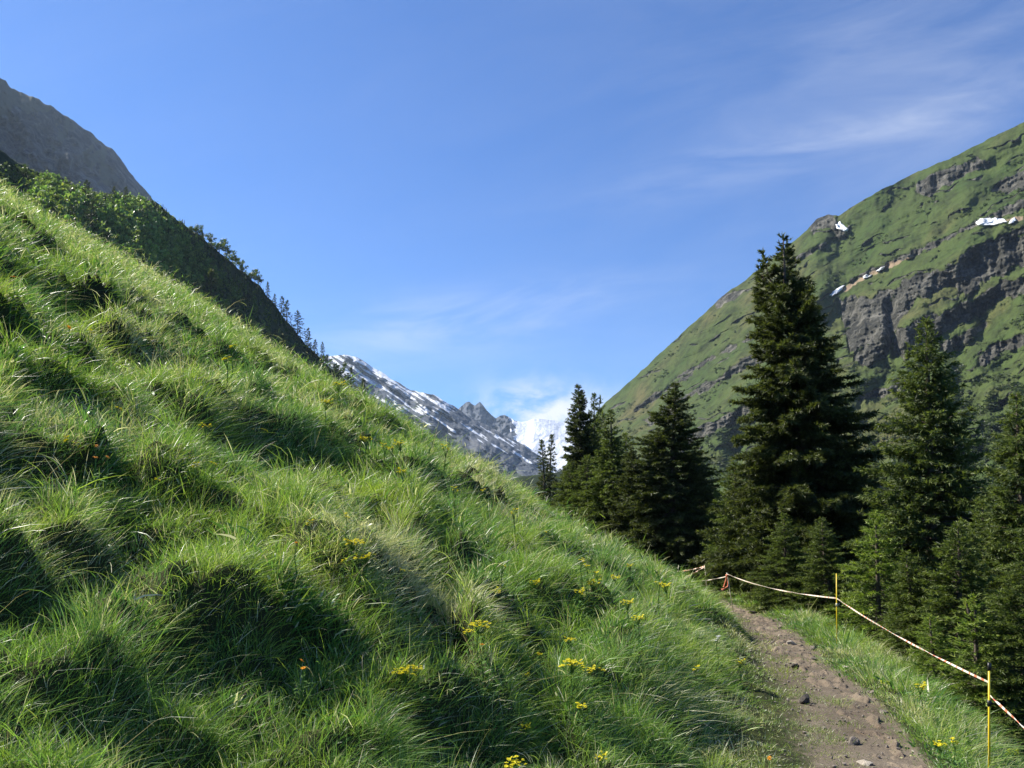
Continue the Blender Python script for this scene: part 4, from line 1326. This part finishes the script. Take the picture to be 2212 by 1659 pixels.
for f in [
    ('L', 763, 1170, 'bright yellow flower cluster by the dark hollow left of the slope centre', 1.0),
    ('L', 790, 1200, 'wide yellow flower cluster just below the dark hollow', 1.0),
    ('S', 742, 1213, 'few yellow blooms left of the wide cluster below the hollow', .9),
    ('S', 867, 1232, 'single small yellow bloom right of the wide cluster', .9),
    ('L', 1034, 1347, 'large ragged yellow cluster above the black hole in the grass', 1.0),
    ('M', 1012, 1360, 'smaller yellow cluster leaning left of the large ragged one', .9),
    ('M', 1231, 1380, 'yellow cluster right of the dark hole, above the biggest group', .9),
    ('L', 1236, 1433, 'biggest yellow cluster, in the lower middle of the slope', 1.1),
    ('M', 1272, 1442, 'yellow cluster next to the biggest one, on its right', 1.05),
    ('S', 1300, 1451, 'small yellow bloom ending the biggest group on the right', 1.),
    ('M', 1134, 1454, 'yellow bloom standing left of the biggest group', .8),
    ('L', 873, 1442, 'broad flat yellow cluster over the dark bank, lower left of centre', 1.0),
    ('M', 901, 1460, 'yellow cluster just right below the broad flat one', 1.0),
    ('M', 1256, 1520, 'lone yellow cluster in the long grass below the biggest group', .9),
    ('M', 1134, 1571, 'yellow cluster above the one at the bottom edge', .9),
    ('L', 1114, 1640, 'big yellow cluster at the bottom edge of the photo', 1.0),
    ('M', 1299, 1629, 'yellow cluster near the bottom edge, right of the big one', .9),
    ('S', 1503, 1443, 'small yellow bloom between the slope and the path bank', .9),
    ('M', 1599, 1427, 'yellow bloom on the bank close to the path', .8),
    ('O', 1042, 1399, 'tiny orange bloom under the large ragged cluster', 1.0),
    ('S', 1166, 1409, 'tiny yellow bloom beside the black hole in the grass', .9),
    ('M', 1378, 1332, 'yellow cluster beside the white stone in the slope', .9),
    ('M', 1071, 1277, 'yellow cluster in the upper middle of the slope, left of the rest', 1.),
    ('S', 1085, 1223, 'small yellow bloom above the upper middle cluster', 1.),
    ('M', 1155, 1253, 'double yellow bloom in the middle of the slope', .9),
    ('S', 1180, 1145, 'lone yellow bloom high on the rounded hump', 1.),
    ('S', 1110, 1102, 'yellow bloom at the crest above the rounded hump', 1.),
    ('S', 1256, 1217, 'yellow bloom at the top left of the ridge group', 1.1),
    ('S', 1268, 1229, 'yellow bloom second along the ridge group', 1.1),
    ('M', 1281, 1253, 'fullest yellow cluster of the ridge group', 1.1),
    ('S', 1292, 1241, 'small yellow bloom just above the fullest ridge cluster', 1.1),
    ('M', 1330, 1244, 'yellow cluster in the centre of the ridge group', 1.1),
    ('M', 1360, 1224, 'highest yellow cluster of the ridge group', 1.1),
    ('M', 1251, 1275, 'lowest left yellow cluster of the ridge group', 1.0),
    ('M', 1355, 1299, 'yellow cluster below the ridge group, over a shaded hollow', 1.0),
    ('S', 1423, 1257, 'left of two yellow blooms near the far stakes', 1.2),
    ('M', 1438, 1260, 'right of two yellow blooms near the far stakes', 1.1),
    ('O', 1662, 1642, 'orange yellow bloom at the bottom edge left of the path', 1.0),
    ('M', 1988, 1478, 'yellow bloom in the verge between the two upright stakes', .9),
    ('G', 1909, 1472, 'pale lime flower in the verge right of the path', .9),
    ('M', 2030, 1606, 'yellow bloom in the verge left of the nearest stake', .8),
    ('S', 2060, 1597, 'small yellow bloom beside the nearest stake', .9),
    ('G', 2190, 1625, 'big lime yellow spurge clump in the lower right corner', 1.3),
    ('W', 1549, 1376, 'white umbel flower on the bank above the path', 1.1),
    ('O', 28, 620, 'orange bloom high up at the left edge', 1.0),
    ('O', 149, 713, 'orange bloom on a tall stalk over the dark terrace', 1.0),
    ('S', 198, 724, 'yellow bloom right of the tall orange stalk', 1.),
    ('S', 258, 878, 'yellow bloom in the middle of the left slope', 1.),
    ('S', 144, 945, 'yellow blooms near the left edge above the orange group', 1.),
    ('S', 166, 977, 'yellow bloom just left of the orange group', .9),
    ('O', 208, 968, 'topmost bloom of the orange group on the left', 1.0),
    ('O', 206, 991, 'lower left bloom of the orange group', 1.0),
    ('O', 232, 998, 'lower right bloom of the orange group', 1.0),
    ('W', 246, 982, 'white flower beside the orange group', 1.0),
    ('S', 338, 1032, 'yellow bloom below right of the white flower', .9),
    ('S', 421, 1006, 'left of two small yellow blooms left of the great shadow', .9),
    ('S', 461, 1000, 'right of two small yellow blooms left of the great shadow', .9),
    ('M', 444, 915, 'yellow cluster at the upper edge of the great shadow', .9),
    ('S', 571, 925, 'yellow bloom inside the great shadow', 1.),
    ('S', 491, 770, 'yellow bloom in the bright grass below the left ridge', 1.2),
    ('S', 502, 744, 'yellow bloom nearest to the left ridge line', 1.2),
    ('M', 734, 830, 'yellow cluster on the ridge line below the dark conifers', 1.),
    ('M', 706, 869, 'yellow cluster just under the ridge line', 1.),
    ('M', 790, 950, 'yellow cluster below the ridge, left of a loose row', 1.2),
    ('S', 832, 964, 'first small bloom of the loose row under the ridge', 1.3),
    ('S', 847, 964, 'second small bloom of the loose row under the ridge', 1.2),
    ('M', 863, 957, 'last and fullest bloom of the loose row under the ridge', 1.),
    ('M', 869, 1014, 'yellow cluster below the loose row', 1.),
    ('S', 963, 963, 'dull yellow bloom at the ridge in front of the grey mountain', 1.2),
    ('S', 984, 1055, 'left of two yellow blooms in the upper centre of the slope', 1.2),
    ('S', 1043, 1055, 'right of two yellow blooms in the upper centre of the slope', 1.2),
    ('G', 726, 1053, 'upright lime flower spike in the left middle of the slope', .9),
    ('S', 748, 1113, 'yellow bloom above the bright cluster by the hollow', 1.),
    ('S', 668, 1128, 'yellow bloom left of the cluster by the hollow', 1.),
    ('O', 640, 1180, 'orange bloom left of the dark hollow', 1.0),
    ('O', 652, 1433, 'upper of two orange blooms in the lower left', 1.0),
    ('O', 655, 1453, 'lower of two orange blooms in the lower left', 1.0),
]:
    flower(*f)

# ------------------------------------------------------------------ air
def build_haze():
    n = N('thin_air')
    v = n.node('ShaderNodeVolumePrincipled', {'Color': (.60, .78, 1., 1.), 'Density': HAZE, 'Anisotropy': .25})
    n.t.links.new(v.outputs[0], n.out.inputs['Volume'])
    x0, x1, y0, y1, z0, z1 = -2600, 2600, -400, 7200, -700, 1250
    V = np.array([(x, y, z) for x in (x0, x1) for y in (y0, y1) for z in (z0, z1)], float)
    Fq = np.array([[0, 1, 3, 2], [4, 6, 7, 5], [0, 4, 5, 1], [2, 3, 7, 6], [0, 2, 6, 4], [1, 5, 7, 3]])
    o = link('haze', np_mesh('haze', V, [Fq], n.m, True))
    tag(o, 'thin blue air between the camera and the far mountains', 'haze', kind='stuff')


HAZE = 5.5e-5
if HAZE: build_haze()
